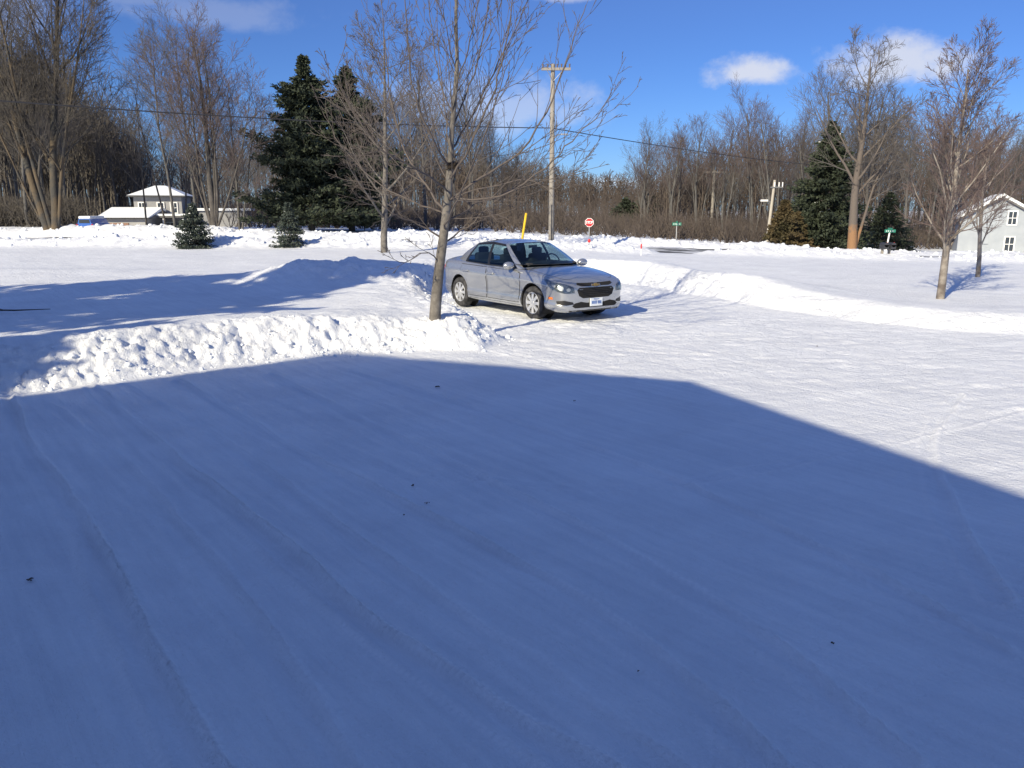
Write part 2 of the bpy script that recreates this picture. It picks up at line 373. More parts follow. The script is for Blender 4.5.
        for pts, wd_, dp in RUTS:
            bb = (x > pts[:,0].min()-1) & (x < pts[:,0].max()+1) & (y > pts[:,1].min()-1) & (y < pts[:,1].max()+1)
            if not bb.any(): continue
            dd, sd = pdist(x[bb], y[bb], pts); near = wd_ < .095; wd = .04 if near else wd_
            dd = dd + .03*fbm(x[bb]*2,y[bb]*2,2,61)
            amp = dp*(1.7 if near else .15)*(.75+.6*fbm(x[bb]*.7, y[bb]*.7, 2, 62))
            rr_ = 1.0*np.exp(-((dd*sd-wd*1.7)/(wd*.55))**2)
            q[bb] += amp*(-(.4 if near else .8)*np.exp(-(dd/wd)**2) + rr_ + .4*np.exp(-((dd*sd+wd*1.9)/(wd*.6))**2))
            if near and LOOSE is not None: LOOSE[bb] = np.maximum(LOOSE[bb], (rr_+.5*np.exp(-((dd*sd+wd*2.6)/(wd*.5))**2))*np.clip(dp/.026,.35,1)*(.9+.8*(fbm(x[bb]*1.3,y[bb]*1.3,3,63)+.2)))
        # churned snow round the car
        cw = np.exp(-(((x-.3)/3.0)**2+((y-15.2)/1.6)**2))
        q = q + cw*.05*np.abs(fbm(x*3.2,y*3.2,4,71,.6))
        z = z + q*yard
    return z
def hz(x, y): return float(height(np.array([float(x)]), np.array([float(y)]))[0])

def axis(start, segs):
    a = [start]
    for end, st in segs:
        if st > 0:
            n = max(1, int(round((end-a[-1])/st))); a += list(np.linspace(a[-1], end, n+1)[1:])
        else:
            n = -int(st); a0 = a[-1]; k = np.linspace(0,1,n+1)[1:]
            sgn = 1 if end > 0 else -1
            if end > 0: a += list(a0*(end/a0)**k)
    return np.array(a)
xs_r = axis(10, [(22,.11),(30,.3),(60,.8),(1600,-28)])
xs_l = -axis(10, [(26,.13),(34,.3),(60,.8),(1600,-28)])[::-1]
xs = np.concatenate([xs_l, axis(-10,[(-6,.045),(6,.03),(10,.045)])[1:-1], xs_r])
ys = np.concatenate([np.linspace(-200,-20,10), axis(-18,[(0,1.5),(2.4,.2),(8,.03),(16,.04),(22,.055),(34,.12),(52,.13),(80,.6),(2600,-34)])])
X, Y = np.meshgrid(xs, ys)
LOOSE = np.zeros(X.size); Z = height(X.ravel(), Y.ravel()).reshape(X.shape); loose = LOOSE; LOOSE = None
nx, ny = len(xs), len(ys)
idx = np.arange(nx*ny).reshape(ny, nx)
Q = np.stack([idx[:-1,:-1], idx[:-1,1:], idx[1:,1:], idx[1:,:-1]], -1).reshape(-1,4)
gr = mesh_np('snow_ground', np.stack([X.ravel(),Y.ravel(),Z.ravel()],-1), Q, M['snow'], smooth=True)
at_ = gr.data.attributes.new('loose','FLOAT','POINT'); at_.data.foreach_set('value', np.clip(loose,0,1).astype(np.float32))
tag(gr, 'snow covered ground with a ploughed yard, rough snowbanks and open field', kind='structure')

# road sheet (4 mm over the ground of its corridor)
rs = smooth_line(ROAD, 24); V = []
for i, p in enumerate(rs):
    t = rs[min(i+1,len(rs)-1)]-rs[max(i-1,0)]; n = np.array([-t[1],t[0]])/np.hypot(*t)
    for k in np.linspace(-3.3,3.3,5):
        q = p+n*k; V.append((q[0], q[1], hz(q[0], q[1])+.02))
V = np.array(V).reshape(-1,5,3); V[:,:,2] = V[:,:,2].max(axis=1, keepdims=True)
i5 = np.arange(len(rs)*5).reshape(-1,5)
ro = mesh_np('road', V.reshape(-1,3), np.stack([i5[:-1,:-1],i5[1:,:-1],i5[1:,1:],i5[:-1,1:]],-1).reshape(-1,4), M['asphalt'])
tag(ro, 'dark ploughed asphalt road seen through a gap in the snowbank', kind='structure')

# ------------------------------------------------------------------ snow clods (countless)
def ico(sub):
    b = bmesh.new(); bmesh.ops.create_icosphere(b, subdivisions=sub, radius=1)
    v = np.array([q.co[:] for q in b.verts]); f = np.array([[q.index for q in p.verts] for p in b.faces]); b.free(); return v, f
IV, IF = ico(2)
def clods(name, P, S, label, m):
    n = len(P)
    V = IV[None]*(1+.28*rng.standard_normal((n,len(IV),1))*.6)*S[:,None,:]
    a = rng.uniform(0,6.28,n); c, s = np.cos(a)[:,None], np.sin(a)[:,None]
    V = np.stack([V[...,0]*c-V[...,1]*s, V[...,0]*s+V[...,1]*c, V[...,2]], -1)+P[:,None,:]
    Fc = IF[None]+(np.arange(n)*len(IV))[:,None,None]
    o = mesh_np(name, V.reshape(-1,3), Fc.reshape(-1,3), m, smooth=True); tag(o, label, kind='stuff'); return o
cx = rng.uniform(-9,1.5,26000); cy = rng.uniform(7,24,26000)
cd = sdist(cx, cy, DRIVE)
k = (cd > -.12) & (cd < 1.0) & (rng.uniform(size=cx.size) < np.exp(-((cd-.25)/.4)**2)) & ((cy < 14.5) | (cx < -.9)); cx, cy = cx[k][:520], cy[k][:520]
s = .012+.035*rng.uniform(size=cx.size)**4
clods('snow_lumps', np.stack([cx,cy,height(cx,cy)+s*.3],-1), np.stack([s,s*.85,s*.7],-1), 'crumbled lumps of snow on the face of the left snowbank', M['snow_plain'])
t = rng.uniform(-34,34,1500); yy = np.interp(t, ROAD[:,0], ROAD[:,1]) + np.where(rng.uniform(size=1500)<.5,-4.9,5.3)+rng.normal(0,.7,1500)
kk = ~((t > 6) & (t < 9.3)); t = t[kk]; yy = yy[kk]
s = .035+.13*rng.uniform(size=t.size)**4
clods('roadside_snow_lumps', np.stack([t,yy,height(t,yy)+s*.1],-1), np.stack([s,s*.8,s*.7],-1), 'broken snow chunks along the roadside snowbanks', M['snow_plain'])

# ------------------------------------------------------------------ trees
def tubes(segs, sides):
    """segs: list of (P (n,3), R (n,)) -> V, F"""
    by = {}
    for P, r in segs: by.setdefault(len(P), []).append((P, r))
    Vs, Fs, off = [], [], 0
    for n, L in by.items():
        P = np.stack([a for a,_ in L]); r = np.stack([b for _,b in L]); B = len(L)
        T = np.empty_like(P); T[:,1:-1] = P[:,2:]-P[:,:-2]; T[:,0] = P[:,1]-P[:,0]; T[:,-1] = P[:,-1]-P[:,-2]
        T /= np.linalg.norm(T,axis=2,keepdims=True)+1e-9
        m = T.mean(axis=1); ref = np.where(np.abs(m[:,2:3])>.8, np.array([[1.,.1,0]]), np.array([[0,.1,1.]]))
        U = np.cross(T, ref[:,None,:]); U /= np.linalg.norm(U,axis=2,keepdims=True)+1e-9; W = np.cross(T,U)
        a = np.arange(sides)*2*np.pi/sides
        V = P[:,:,None,:]+r[:,:,None,None]*(np.cos(a)[None,None,:,None]*U[:,:,None,:]+np.sin(a)[None,None,:,None]*W[:,:,None,:])
        id_ = np.arange(B*n*sides).reshape(B,n,sides)+off
        j = np.roll(np.arange(sides),-1)
        Fs.append(np.stack([id_[:,:-1,:], id_[:,:-1,j], id_[:,1:,j], id_[:,1:,:]],-1).reshape(-1,4))
        Vs.append(V.reshape(-1,3)); off += V.shape[0]*n*sides
    if not Vs: return np.zeros((0,3)), np.zeros((0,4),int)
    return np.concatenate(Vs), np.concatenate(Fs)
def perp(d, r_):
    a = np.cross(d, r_.normal(size=3)); return a/(np.linalg.norm(a)+1e-9)
def grow(out, p, d, L, r, lvl, prm, g):
    n = prm['n'][lvl]; st = L/(n-1); P = [p]; D = [d]
    for i in range(n-1):
        d = d + g.normal(size=3)*prm['wob'][lvl] + np.array([0,0,prm['up'][lvl]]); d = d/np.linalg.norm(d)
        P.append(P[-1]+d*st); D.append(d)
    P = np.array(P); tip = prm['tip'][lvl]
    rad = r*(1-(1-tip)*np.linspace(0,1,n)**prm.get('pw',1.0)); rad = np.maximum(rad, prm['rmin'])
    out[min(lvl,3)].append((P, rad))
    kids(out, P, rad, L, lvl, prm, g)
def kids(out, P, rad, L, lvl, prm, g, count=None, t0=None):
    if lvl+1 >= len(prm['n']): return
    n = len(P); c = prm['kids'][lvl] if count is None else count
    lo = prm['t0'][lvl] if t0 is None else t0
    c = max(1, int(round(c*g.uniform(.8,1.2))))
    az = g.uniform(0,6.28)
    for k in range(c):
        t = lo+(1-lo)*((k+g.uniform(.1,.9))/c); t = min(t,.985); f = t*(n-1); i = int(f); f -= i
        q = P[i]*(1-f)+P[i+1]*f; rr = rad[i]*(1-f)+rad[i+1]*f
        td = P[i+1]-P[i]; td = td/(np.linalg.norm(td)+1e-9)
        az += 2.4+g.uniform(-.6,.6)
        u = np.cross(td, [.3,.2,1.]) ; u = u/(np.linalg.norm(u)+1e-9) ; w = np.cross(td,u)
        side = u*math.cos(az)+w*math.sin(az)
        an = R(g.uniform(*prm['ang'][lvl]))
        nd = td*math.cos(an)+side*math.sin(an); nd /= np.linalg.norm(nd)
        ll = L*prm['ratio'][lvl]*(1-prm['fall'][lvl]*(t-lo)/(1-lo))*g.uniform(.7,1.15)
        grow(out, q, nd, ll, min(rr*.85, max(rr*prm['rr'][lvl], prm['rmin'])), lvl+1, prm, g)
def tree_meshes(out, names_mats, parent, sides=(8,6,4,3), split=1):
    tv, tf = [], []; off = 0
    for l in range(split+1):
        v, f = tubes(out[l], sides[l]); tf.append(f+off); off += len(v); tv.append(v)
    a = mesh_np('trunk', np.concatenate(tv), np.concatenate(tf), names_mats[0], parent, smooth=True)
    tv, tf = [], []; off = 0
    for l in range(split+1,4):
        v, f = tubes(out[l], sides[l]); tf.append(f+off); off += len(v); tv.append(v)
    b = mesh_np('crown', np.concatenate(tv), np.concatenate(tf), names_mats[1], parent)
    return a, b
# a spreading woodland tree, tall with ascending limbs
WOOD = dict(n=[9,6,4,3,3], wob=[.045,.07,.07,.07,.07], up=[.04,.07,.06,.04,.02], tip=[.3,.25,.3,.5,.6], rmin=.0055,
            kids=[15,8,5,3], t0=[.32,.15,.1,.1], ang=[(25,50),(22,42),(20,38),(18,34)], ratio=[.45,.5,.58,.8], fall=[.5,.5,.3,.2], rr=[.45,.5,.5,.6])
def bare_tree(name, loc, H, r, seed, mats, prm=WOOD, label=None, group=None, lean=(0,0), split=1, cat='tree', **kw):
    q = dict(prm); q.update(kw); g = np.random.default_rng(seed)
    out = [[],[],[],[]]; d = np.array([lean[0],lean[1],1.]); d /= np.linalg.norm(d)
    e = empty(name, loc)
    grow(out, np.array([0,0,-.35]), d, H, r, 0, q, g)
    tree_meshes(out, mats, e, split=split)
    tag(e, label, cat, group)
    return e
def multi_tree(name, loc, stems, seed, mats, prm=WOOD, label=None, group=None, rootr=.3, split=1, **kw):
    """several leaders from one foot; stems = (lean x, lean y, length, radius, foot offset)"""
    q = dict(prm); q.update(kw); g = np.random.default_rng(seed); out = [[],[],[],[]]; e = empty(name, loc)
    for (lx, ly, L, r, ox) in stems:
        d = np.array([lx,ly,1.]); d /= np.linalg.norm(d)
        grow(out, np.array([ox,0,-.35]), d, L, r, 0, q, g)
    tree_meshes(out, mats, e, split=split); tag(e, label, 'tree', group); return e
def place(px, Yd, dz=0.0):
    """foot of a thing seen in picture column px, Yd metres out"""
    x = (px-512)/F*(Yd*cp+1.5*sp*0+ (Yd*0)) ; 
    # depth along the view axis at ground level
    z = hz(x, Yd); dep = Yd*cp + (EYE-z)*sp
    x = (px-512)/F*dep
    return (float(x), float(Yd), hz(x, Yd)+dz)
def top_z(px, py, Yd): return float(at(px, py, Yd)[2])

GW = 'bare woodland trees'
# ---- the young maple in front
def front_tree():
    g = np.random.default_rng(5)
    bx, by = gnd(435,320,.38); e = empty('young_maple', (bx,by,0)); b = np.array([bx,by,0])
    zb = hz(bx,by)
    def q(px,py,dy=0.0): return at(px,py,by+dy)-b
    out = [[],[],[],[]]
    prm = dict(n=[10,10,6,4,4], wob=[.04,.06,.05,.05,.05], up=[.03,.07,.06,.05,.03], tip=[.25,.3,.35,.5,.6], rmin=.0034,
               kids=[10,7,3,2], t0=[.3,.12,.2,.3], ang=[(25,45),(18,38),(20,42),(20,42)], ratio=[.5,.42,.4,.45], fall=[.4,.55,.4,.4], rr=[.5,.5,.6,.7])
    trunk = [np.array([0,0,zb-.3]), np.array([0,0,zb])+0, q(437,290), q(440,262), q(443,240), q(447,205), q(450,170), q(452,130), q(455,95), q(457,60), q(456,20), q(457,-40), q(455,-110)]
    trunk = smooth_line(trunk, 4); n = len(trunk)
    zt = trunk[:,2]; rad = np.interp(zt, [zb-.3,zb,zb+.5,2.0,3.0,4.2,5.3,7.8], [.11,.095,.085,.068,.045,.03,.02,.008])
    out[0].append((trunk, rad))
    # main limbs, each a bent line of points in the crown
    limbs = [
      ([(440,262,0),(425,252,-.3),(405,262,-.6),(388,256,-.9)], .014),
      ([(443,243,0),(468,226,.2),(492,206,.3),(512,200,.4)], .020),
      ([(443,240,0),(418,224,-.2),(392,212,-.5),(370,196,-.6)], .022),
      ([(447,205,0),(480,178,.2),(520,152,.4),(552,100,.6),(570,50,.6),(586,5,.7)], .030),
      ([(448,198,0),(500,196,-.2),(545,168,-.3),(572,140,-.4),(596,118,-.4),(612,92,-.4)], .022),
      ([(446,212,0),(425,185,.5),(405,150,.8),(392,100,1.1),(385,50,1.3),(380,-20,1.5)], .028),
      ([(449,180,0),(470,145,-.5),(490,100,-.8),(505,50,-1.0),(515,-20,-1.2)], .028),
      ([(450,170,0),(432,140,-.5),(415,95,-.7),(408,40,-.8),(404,-30,-.9)], .026),
      ([(451,150,0),(475,110,.6),(500,60,.9),(525,10,1.1),(540,-40,1.2)], .024),
      ([(448,192,0),(420,170,-.8),(385,150,-1.2),(352,112,-1.4),(335,70,-1.5)], .022),
      ([(447,215,0),(410,200,.2),(370,178,.4),(342,146,.5),(322,110,.5)], .020),
      ([(453,128,0),(470,85,.2),(482,40,.3),(490,-10,.3),(495,-60,.3)], .020),
      ([(453,118,0),(440,80,.4),(432,30,.5),(428,-30,.6)], .018),
      ([(446,222,0),(475,205,.8),(510,190,1.3),(540,160,1.6),(560,130,1.8)], .018),
      ([(445,230,0),(455,205,-1.0),(470,170,-1.8),(490,120,-2.3),(510,60,-2.6)], .024),
      ([(448,190,0),(452,165,1.0),(446,120,1.9),(440,60,2.4),(436,0,2.7)], .026),
      ([(455,90,0),(468,50,-.4),(478,0,-.6),(484,-50,-.7)], .016),
      ([(456,70,0),(446,30,-.3),(442,-20,-.4)], .014),
      ([(448,200,0),(488,186,-.9),(525,180,-1.4),(556,188,-1.6),(575,170,-1.7)], .014),
    ]
    for pts, r in limbs:
        P = smooth_line([q(*p) for p in pts], 4); P[1:-1] += g.normal(size=(len(P)-2,3))*.012
        L = np.linalg.norm(np.diff(P,axis=0),axis=1).sum()
        rd = np.maximum(.74*r*(1-.75*np.linspace(0,1,len(P))), .004)
        out[1].append((P, rd))
        kids(out, P, rd, L, 1, prm, g, count=3.5+2.6*L, t0=.12)
    kids(out, trunk, rad, 3.4, 1, dict(prm, rr=[.2,.25,.5,.6]), g, count=12, t0=.38)
    tree_meshes(out, (M['bark_tan'], M['twig_tan']), e, sides=(14,8,6,4), split=0)
    tag(e, 'young bare maple growing out of the snowbank left of the parked car', 'tree')
    # nest in its fork
    c = q(451,167)+b
    nb = MB().ball((0,0,.02), (.085,.08,.06), 3, .14)
    for i in range(60):
        a = random.uniform(0,6.28); v = Vector((math.cos(a),math.sin(a),0))
        w = Vector((-v.y,v.x,random.uniform(-.35,.35)))
        o_ = v*.07+Vector((0,0,random.uniform(-.03,.06))); nb.cyl(o_-w*.07, o_+w*random.uniform(.05,.09), .004, n=4)
    o = nb.build('bird_nest', M['nest'], smooth=False); o.location = c+np.array([.03,-.05,0])
    tag(o, 'dark round bird nest in the fork of the young maple', 'nest')
front_tree()

# ---- the two young trees on the right
YOUNG = dict(n=[10,7,5,3,3], wob=[.03,.06,.06,.06,.06], up=[.02,.09,.06,.04,.02], tip=[.15,.25,.35,.5,.6], rmin=.0038,
             kids=[24,9,6,3], t0=[.18,.15,.15,.15], ang=[(30,55),(22,42),(20,38),(18,35)], ratio=[.42,.45,.55,.75], fall=[.55,.5,.3,.2], rr=[.42,.5,.6,.7])
p = place(940, 17.6)
bt = bare_tree('young_birch', p, 5.2, .095, 12, (M['bark_birch'],M['twig_birch']), YOUNG, 'young birch with banded reddish bark and thin twigs on the right field', lean=(.03,0))
p = place(978, 24.0)
bare_tree('young_tree', p, 4.5, .075, 15, (M['bark_birch'],M['twig_birch']), YOUNG, 'small young bare tree standing before the white house, right of the birch', t0=[.25,.15,.15,.15], kids=[18,8,5,3])
# ---- bare tree in front of the pines
p = place(384, 33.5)
BROAD = dict(YOUNG, rmin=.006, kids=[20,9,6,3], t0=[.14,.15,.15,.15], ang=[(38,70),(22,45),(20,40),(18,35)], ratio=[.5,.45,.55,.75], up=[.02,.05,.05,.04,.02])
bare_tree('bare_tree', p, 8.8, .15, 21, (M['bark_tan'],M['twig_tan']), BROAD, 'spreading pale barked bare tree just right of the dark pines')

# ---- large old tree far left (forked trunk)
p = place(52, 50)
BIG = dict(n=[11,8,5,4,3], wob=[.035,.07,.07,.07,.07], up=[.03,.06,.06,.05,.02], tip=[.2,.2,.3,.4,.6], rmin=.008,
           kids=[17,10,7,4], t0=[.22,.1,.1,.1], ang=[(20,45),(22,45),(20,40),(18,36)], ratio=[.45,.48,.55,.75], fall=[.5,.5,.3,.2], rr=[.45,.45,.5,.6])
multi_tree('old_tree', p, [(-.20,0,16,.25,-.25),(.05,.05,18,.27,.2),(-.06,-.05,17,.14,0),(.24,.1,14,.13,.3),(-.42,-.1,11,.08,-.2)], 31, (M['bark_gold'],M['twig_dark']), BIG,
           'very large forked bare tree with yellowish bark at far left', kids=[14,10,6,4], rmin=.008)
# ---- clump above the little spruce, left
p = place(176, 52)
bare_tree('tall_tree', p, 10.6, .10, 41, (M['bark_grey'],M['twig_grey']), WOOD, 'slim straight bare tree behind the small snowy spruce')
p = place(199, 54)
bare_tree('tall_tree', p, 11.6, .11, 42, (M['bark_grey'],M['twig_grey']), WOOD, 'thin grey bare tree between the slim one and the dark trunk', lean=(-.05,0))
p = place(214, 50)
multi_tree('dark_tree', p, [(0,0,11.2,.21,0),(.20,.05,10.4,.10,.1),(.4,0,8.6,.08,.1),(-.12,0,10.6,.09,-.1),(-.3,0,9.4,.07,-.1),(.1,-.1,10.4,.08,.1)], 43, (M['bark_dark'],M['twig_red']), BIG,
           'dark trunked spreading bare tree right of the small snowy spruce', kids=[12,7,5,3], rmin=.006)
p = place(240, 58)
multi_tree('tall_tree', p, [(-.1,0,9.6,.10,0),(.25,0,8.8,.08,.1)], 44, (M['bark_grey'],M['twig_red']), WOOD, 'reddish twigged bare tree left of the dark pines')
for i,(px,Yd,H,lab) in enumerate(((147,57,8.6,'thin bare tree in front of the garage of the left house'),(166,56,9.4,'thin bare tree before the middle of the hip-roofed house'),(187,58,10.2,'thin bare tree at the right corner of the hip-roofed house'))):
    bare_tree('thin_tree', place(px,Yd), H, .075, 46+i, (M['bark_dark'],M['twig_grey']), WOOD, lab, kids=[12,6,4,2])
# ---- dead-looking big tree on the right with an orange foot
p = place(852, 46)
e = multi_tree('old_tree', p, [(.01,0,10.6,.29,0),(.25,.1,8,.10,.1)], 52, (M['bark_grey'],M['twig_grey']), BIG,
           'tall old bare tree whose trunk foot is orange, beside the large spruce', t0=[.3,.15,.15,.15], kids=[15,7,5,3], ang=[(35,60),(28,50),(22,42),(20,38)], tip=[.08,.2,.3,.4,.6], wob=[.05,.09,.09,.09,.08])
for ch in e.children:
    if ch.name.startswith('trunk'): ch.data.materials[0] = M['bark_stripped']

# ---- right-hand row of tall trees
specs = [(646,84,9.4,'leaning slim bare tree at the left end of the right-hand wood'),(672,80,11.0,'slender bare tree left of the green road sign'),
         (697,78,11.6,'bare tree just left of the far utility pole'),(722,76,12.0,'bare tree just right of the far utility pole'),
         (752,74,13.4,'tallest bare tree left of the leaning lamp pole'),(772,72,12.4,'bare tree behind the leaning lamp pole'),(797,76,12.2,'bare tree between lamp pole and large spruce')]
for i,(px,Yd,H,lab) in enumerate(specs):
    p = place(px, Yd)
    H *= .87; multi_tree('tall_tree', p, [(-.04,0,H,.14,0),(.10,.05,H*.9,.08,.15),(-.16,0,H*.82,.07,-.1)], 60+i, (M['bark_grey'],M['twig_red']), WOOD, lab, t0=[.4,.2,.2,.15], kids=[10,7,5,2], ang=[(15,32),(20,38),(18,34),(16,30)])

# ---- individually placed wood trees (copies)
protos = []
for i in range(6):
    e = bare_tree('wood_tree', (0,-60,0), [12,13,11,14,12,10][i], .15, 80+i, (M['bark_dark'],M['twig_dark']) if i % 2 else (M['bark_grey'],M['twig_grey']), WOOD,
                  kids=[13,8,5,3], t0=[.38,.15,.1,.1], ang=[(20,40),(22,42),(20,38),(18,34)])
    protos.append(e)
used = set()
def wood(px, Yd, H, label, group, k):
    e = protos[k] if k not in used else copy_tree(protos[k]); used.add(k)
    p = place(px, Yd); s = .85*H/[12,13,11,14,12,10][k]*random.uniform(.94,1.06)
    e.location = p; e.scale = (s,s,s); e.rotation_euler = (0,0,random.uniform(0,6.28)); tag(e, label, 'tree', group)
r_ = np.random.default_rng(3)
for i in range(46):   # left wood
    px = -40+i*4.3+r_.uniform(-4,4); 
    if 112 < px < 172 and r_.uniform() < .6: continue
    Yd = r_.uniform(60,78); H = np.interp(px,[-40,60,120,170],[14.5,13.5,11.5,9.5])*r_.uniform(.85,1.05)
    xw = (px-512)/F*Yd; pd = abs((xw+29)*.839-(Yd-66)*.544)
    if pd < 5.5 or px > 76: Yd = r_.uniform(84,94)
    wood(px, Yd, H, 'bare tree in the dense dark wood at far left', 'trees of the left wood', i % 6)
for i in range(14):   # behind the left house
    px = 108+i*12+r_.uniform(-5,5); wood(px, r_.uniform(100,118), r_.uniform(9,13), 'slim bare tree standing behind the hip-roofed house', 'trees behind the left house', i % 6)
for i in range(20):   # centre, behind the maple
    px = 372+i*8.5+r_.uniform(-5,5); wood(px, r_.uniform(66,92), np.interp(px,[370,440,500,540],[13.5,13,9.5,7])*r_.uniform(.85,1.1), 'bare tree in the wood behind the young maple', 'trees behind the maple', i % 6)
for i in range(20):   # right wood
    px = 800+i*12.5+r_.uniform(-5,5); wood(px, r_.uniform(62,84), np.interp(px,[800,880,960,1040],[12.5,12.5,11,12])*r_.uniform(.85,1.1), 'bare tree in the wood behind the old orange-footed tree', 'trees of the right wood', i % 6)
for i in range(14):
    px = 640+i*12+r_.uniform(-5,5); wood(px, r_.uniform(88,104), r_.uniform(8,12.5), 'bare tree behind the green road sign and far pole', 'trees behind the far pole', i % 6)

# ---- far woods as one mass
def far_wood(name, px0, px1, y0, y1, hfun, n, label, m, seed, rmin=.02):
    g = np.random.default_rng(seed); out = [[],[],[],[]]
    q = dict(n=[5,4,3], wob=[.05,.12,.15], up=[.03,.08,.04], tip=[.3,.35,.5], rmin=rmin, kids=[11,4], t0=[.25,.2], ang=[(20,45),(25,50)], ratio=[.42,.5], fall=[.4,.4], rr=[.5,.6])
    pxs = g.uniform(px0,px1,n); Yd = g.uniform(y0,y1,n); xx = (pxs-512)/F*(Yd*cp); zz = height(xx,Yd,False)
    for a,b,c,d in zip(pxs,xx,Yd,zz):
        grow(out, np.array([b,c,d-.2]), np.array([g.normal()*.05,0,1.]), hfun(a)*g.uniform(.75,1.08), .09+rmin, 0, q, g)
    v, f = tubes(out[0]+out[1]+out[2], 3); o = mesh_np(name, v, f, m); tag(o, label, kind='stuff')
far_wood('distant_wood', 340, 700, 150, 200, lambda a: np.interp(a,[340,540,600,660,700],[13,10.0,8.2,8,10]), 520, 'far brown bare wood on the horizon between the two groves', M['twig_brown'], 101, .035)
far_wood('left_backwood', -60, 145, 80, 115, lambda a: np.interp(a,[-60,60,100,145],[16,14.5,12.5,9]), 400, 'deep shadowy bare wood filling the far left', M['twig_dark'], 102, .022)
far_wood('left_middle_wood', 140, 380, 120, 160, lambda a: np.interp(a,[150,230,300,380],[8,11,14,14]), 200, 'bare wood behind the houses and pines on the left', M['twig_grey'], 105, .025)
far_wood('right_backwood', 640, 1090, 95, 135, lambda a: np.interp(a,[640,700,760,900,1090],[7,9.5,11.3,11.3,11.8]), 480, 'deep bare wood filling the right background', M['twig_brown'], 103, .022)
def brush(name, px0, px1, y0, y1, h, n, label, m, seed):
    g = np.random.default_rng(seed); segs = []
    pxs = g.uniform(px0,px1,n); Yd = g.uniform(y0,y1,n); xx = (pxs-512)/F*(Yd*cp); zz = height(xx,Yd,False)
    for b,c,d in zip(xx,Yd,zz):
        L = h*g.uniform(.35,1.0)*(.75+.5*vn(np.array([b*.12]),np.array([d*.12]),5)[0]); l = g.normal(size=2)*.25
        for s_ in range(4):
            l2 = l+g.normal(size=2)*.35
            p0 = np.array([b,c,d-.1]); p2 = p0+np.array([l2[0]*L, l2[1]*L, L*g.uniform(.6,1)]); p1 = (p0+p2)/2+g.normal(size=3)*.1*L
            segs.append((np.array([p0,p1,p2]), np.array([.03,.02,.012])))
            for _ in range(3):
                a = p1+(p2-p1)*g.uniform(0,.8); segs.append((np.array([a, a+g.normal(size=3)*.15*L+np.array([0,0,.25*L])]), np.array([.012,.008])))
    v, f = tubes(segs, 3); o = mesh_np(name, v, f, m); tag(o, label, kind='stuff')
brush('left_brush', -60, 76, 62, 80, 3.2, 900, 'tangled brush at the foot of the far left wood', M['twig_dark'], 111)
brush('middle_brush', 228, 640, 62, 100, 2.3, 1200, 'brown leafless brush under the middle trees', M['twig_brown'], 112)
brush('right_brush', 640, 1080, 66, 92, 2.7, 1300, 'tangled brown brush at the foot of the right wood', M['twig_brown'], 113)

brush('far_brush', -70, 1100, 118, 175, 6.0, 2200, 'hazy low scrub far behind the trees along the whole horizon', M['twig_brown'], 114)
# ------------------------------------------------------------------ conifers
def conifer(name, loc, H, Rb, seed, m, label, dens=1.0, droop=.1, shape='spruce', lean=0, snow=0, group=None, leafs=(.1,.035), low=.03):
    g = np.random.default_rng(seed); e = empty(name, loc); tag(e, label, 'evergreen tree', group)
    P = np.array([[0,0,-.3],[lean*H*.3,0,H*.3],[lean*H*.65,0,H*.65],[lean*H,0,H]]); segs = [(P, np.array([H*.022,H*.017,H*.01,.012]))]
    C, D, S = [], [], []
    nw = int(H*5.0*dens+10); tips = []
    for i in range(nw):
        t = low+(1-low)*((i+g.uniform(0,1))/nw); z = t*H
        if shape == 'pine': w = g.uniform(.62,1.22)*Rb*(min(1,(1-t)*2.1+.05))*(.72+.45*math.sin(t*19+seed)*.5+.2*g.normal()*.6)
        else: w = Rb*(1-t)**.85*g.uniform(.8,1.1)+.04*H*.3*(1-t)
        for k in range(7 if shape=='pine' else 8):
            a = g.uniform(0,6.28); L = max(.08, w*g.uniform(.6,1.12)); up = (-droop+.45*t) if shape!='pine' else g.uniform(-.02,.4)
            p0 = np.array([lean*z,0,z]); dr = np.array([math.cos(a),math.sin(a),up]); p2 = p0+dr*L; p1 = p0+dr*L*.5+np.array([0,0,-.04*L])
            segs.append((np.array([p0,p1,p2]), np.array([.012+.006*L,.008+.003*L,.005])))
            tips.append(p2)
            m_ = int((10+L*26)*dens)
            tt = g.uniform(.15,1.03,m_)**.7; c = p0+(p2-p0)*tt[:,None]; spread = .05+.16*L*(1.05-tt*.75)
            lat = np.array([-math.sin(a),math.cos(a),0]); c = c+lat[None]*(g.normal(size=m_)*spread)[:,None]*1.1+np.array([0,0,1])[None]*(g.normal(size=m_)*spread*.35)[:,None]
            dd = dr[None]*.8+g.normal(size=(m_,3))*.55; C.append(c); D.append(dd)
    C = np.concatenate(C); D = np.concatenate(D); D /= np.linalg.norm(D,axis=1,keepdims=True); n = len(C)
    lw = np.cross(D, g.normal(size=(n,3))); lw /= np.linalg.norm(lw,axis=1,keepdims=True)
    ln = leafs[0]*H**.5*.55*g.uniform(.7,1.3,(n,1)); wd = leafs[1]*H**.5*.55*g.uniform(.7,1.3,(n,1))
    V = np.stack([C-lw*wd, C+lw*wd, C+D*ln*1.0+lw*wd*.5, C+D*ln-lw*wd*.5],1)
    v, f = tubes(segs, 4); mesh_np('trunk', v, f, M['bark_dark'], e)
    mesh_np('crown', V.reshape(-1,3), np.arange(n*4).reshape(-1,4), m, e)
    if snow:
        sb = MB(); tips = np.array(tips); sel = g.choice(len(tips), min(snow,len(tips)), replace=False)
        for j in sel:
            p = tips[j]*np.array([.85,.85,1]) ; s_ = g.uniform(.3,1)*.03*H**.6
            sb.ball(p+np.array([0,0,s_*.5]), (s_*1.6,s_*1.3,s_*.6), 1, .15)
        tag(sb.build('branch_snow', M['snow_plain'], e, smooth=True), kind='stuff')
    return e
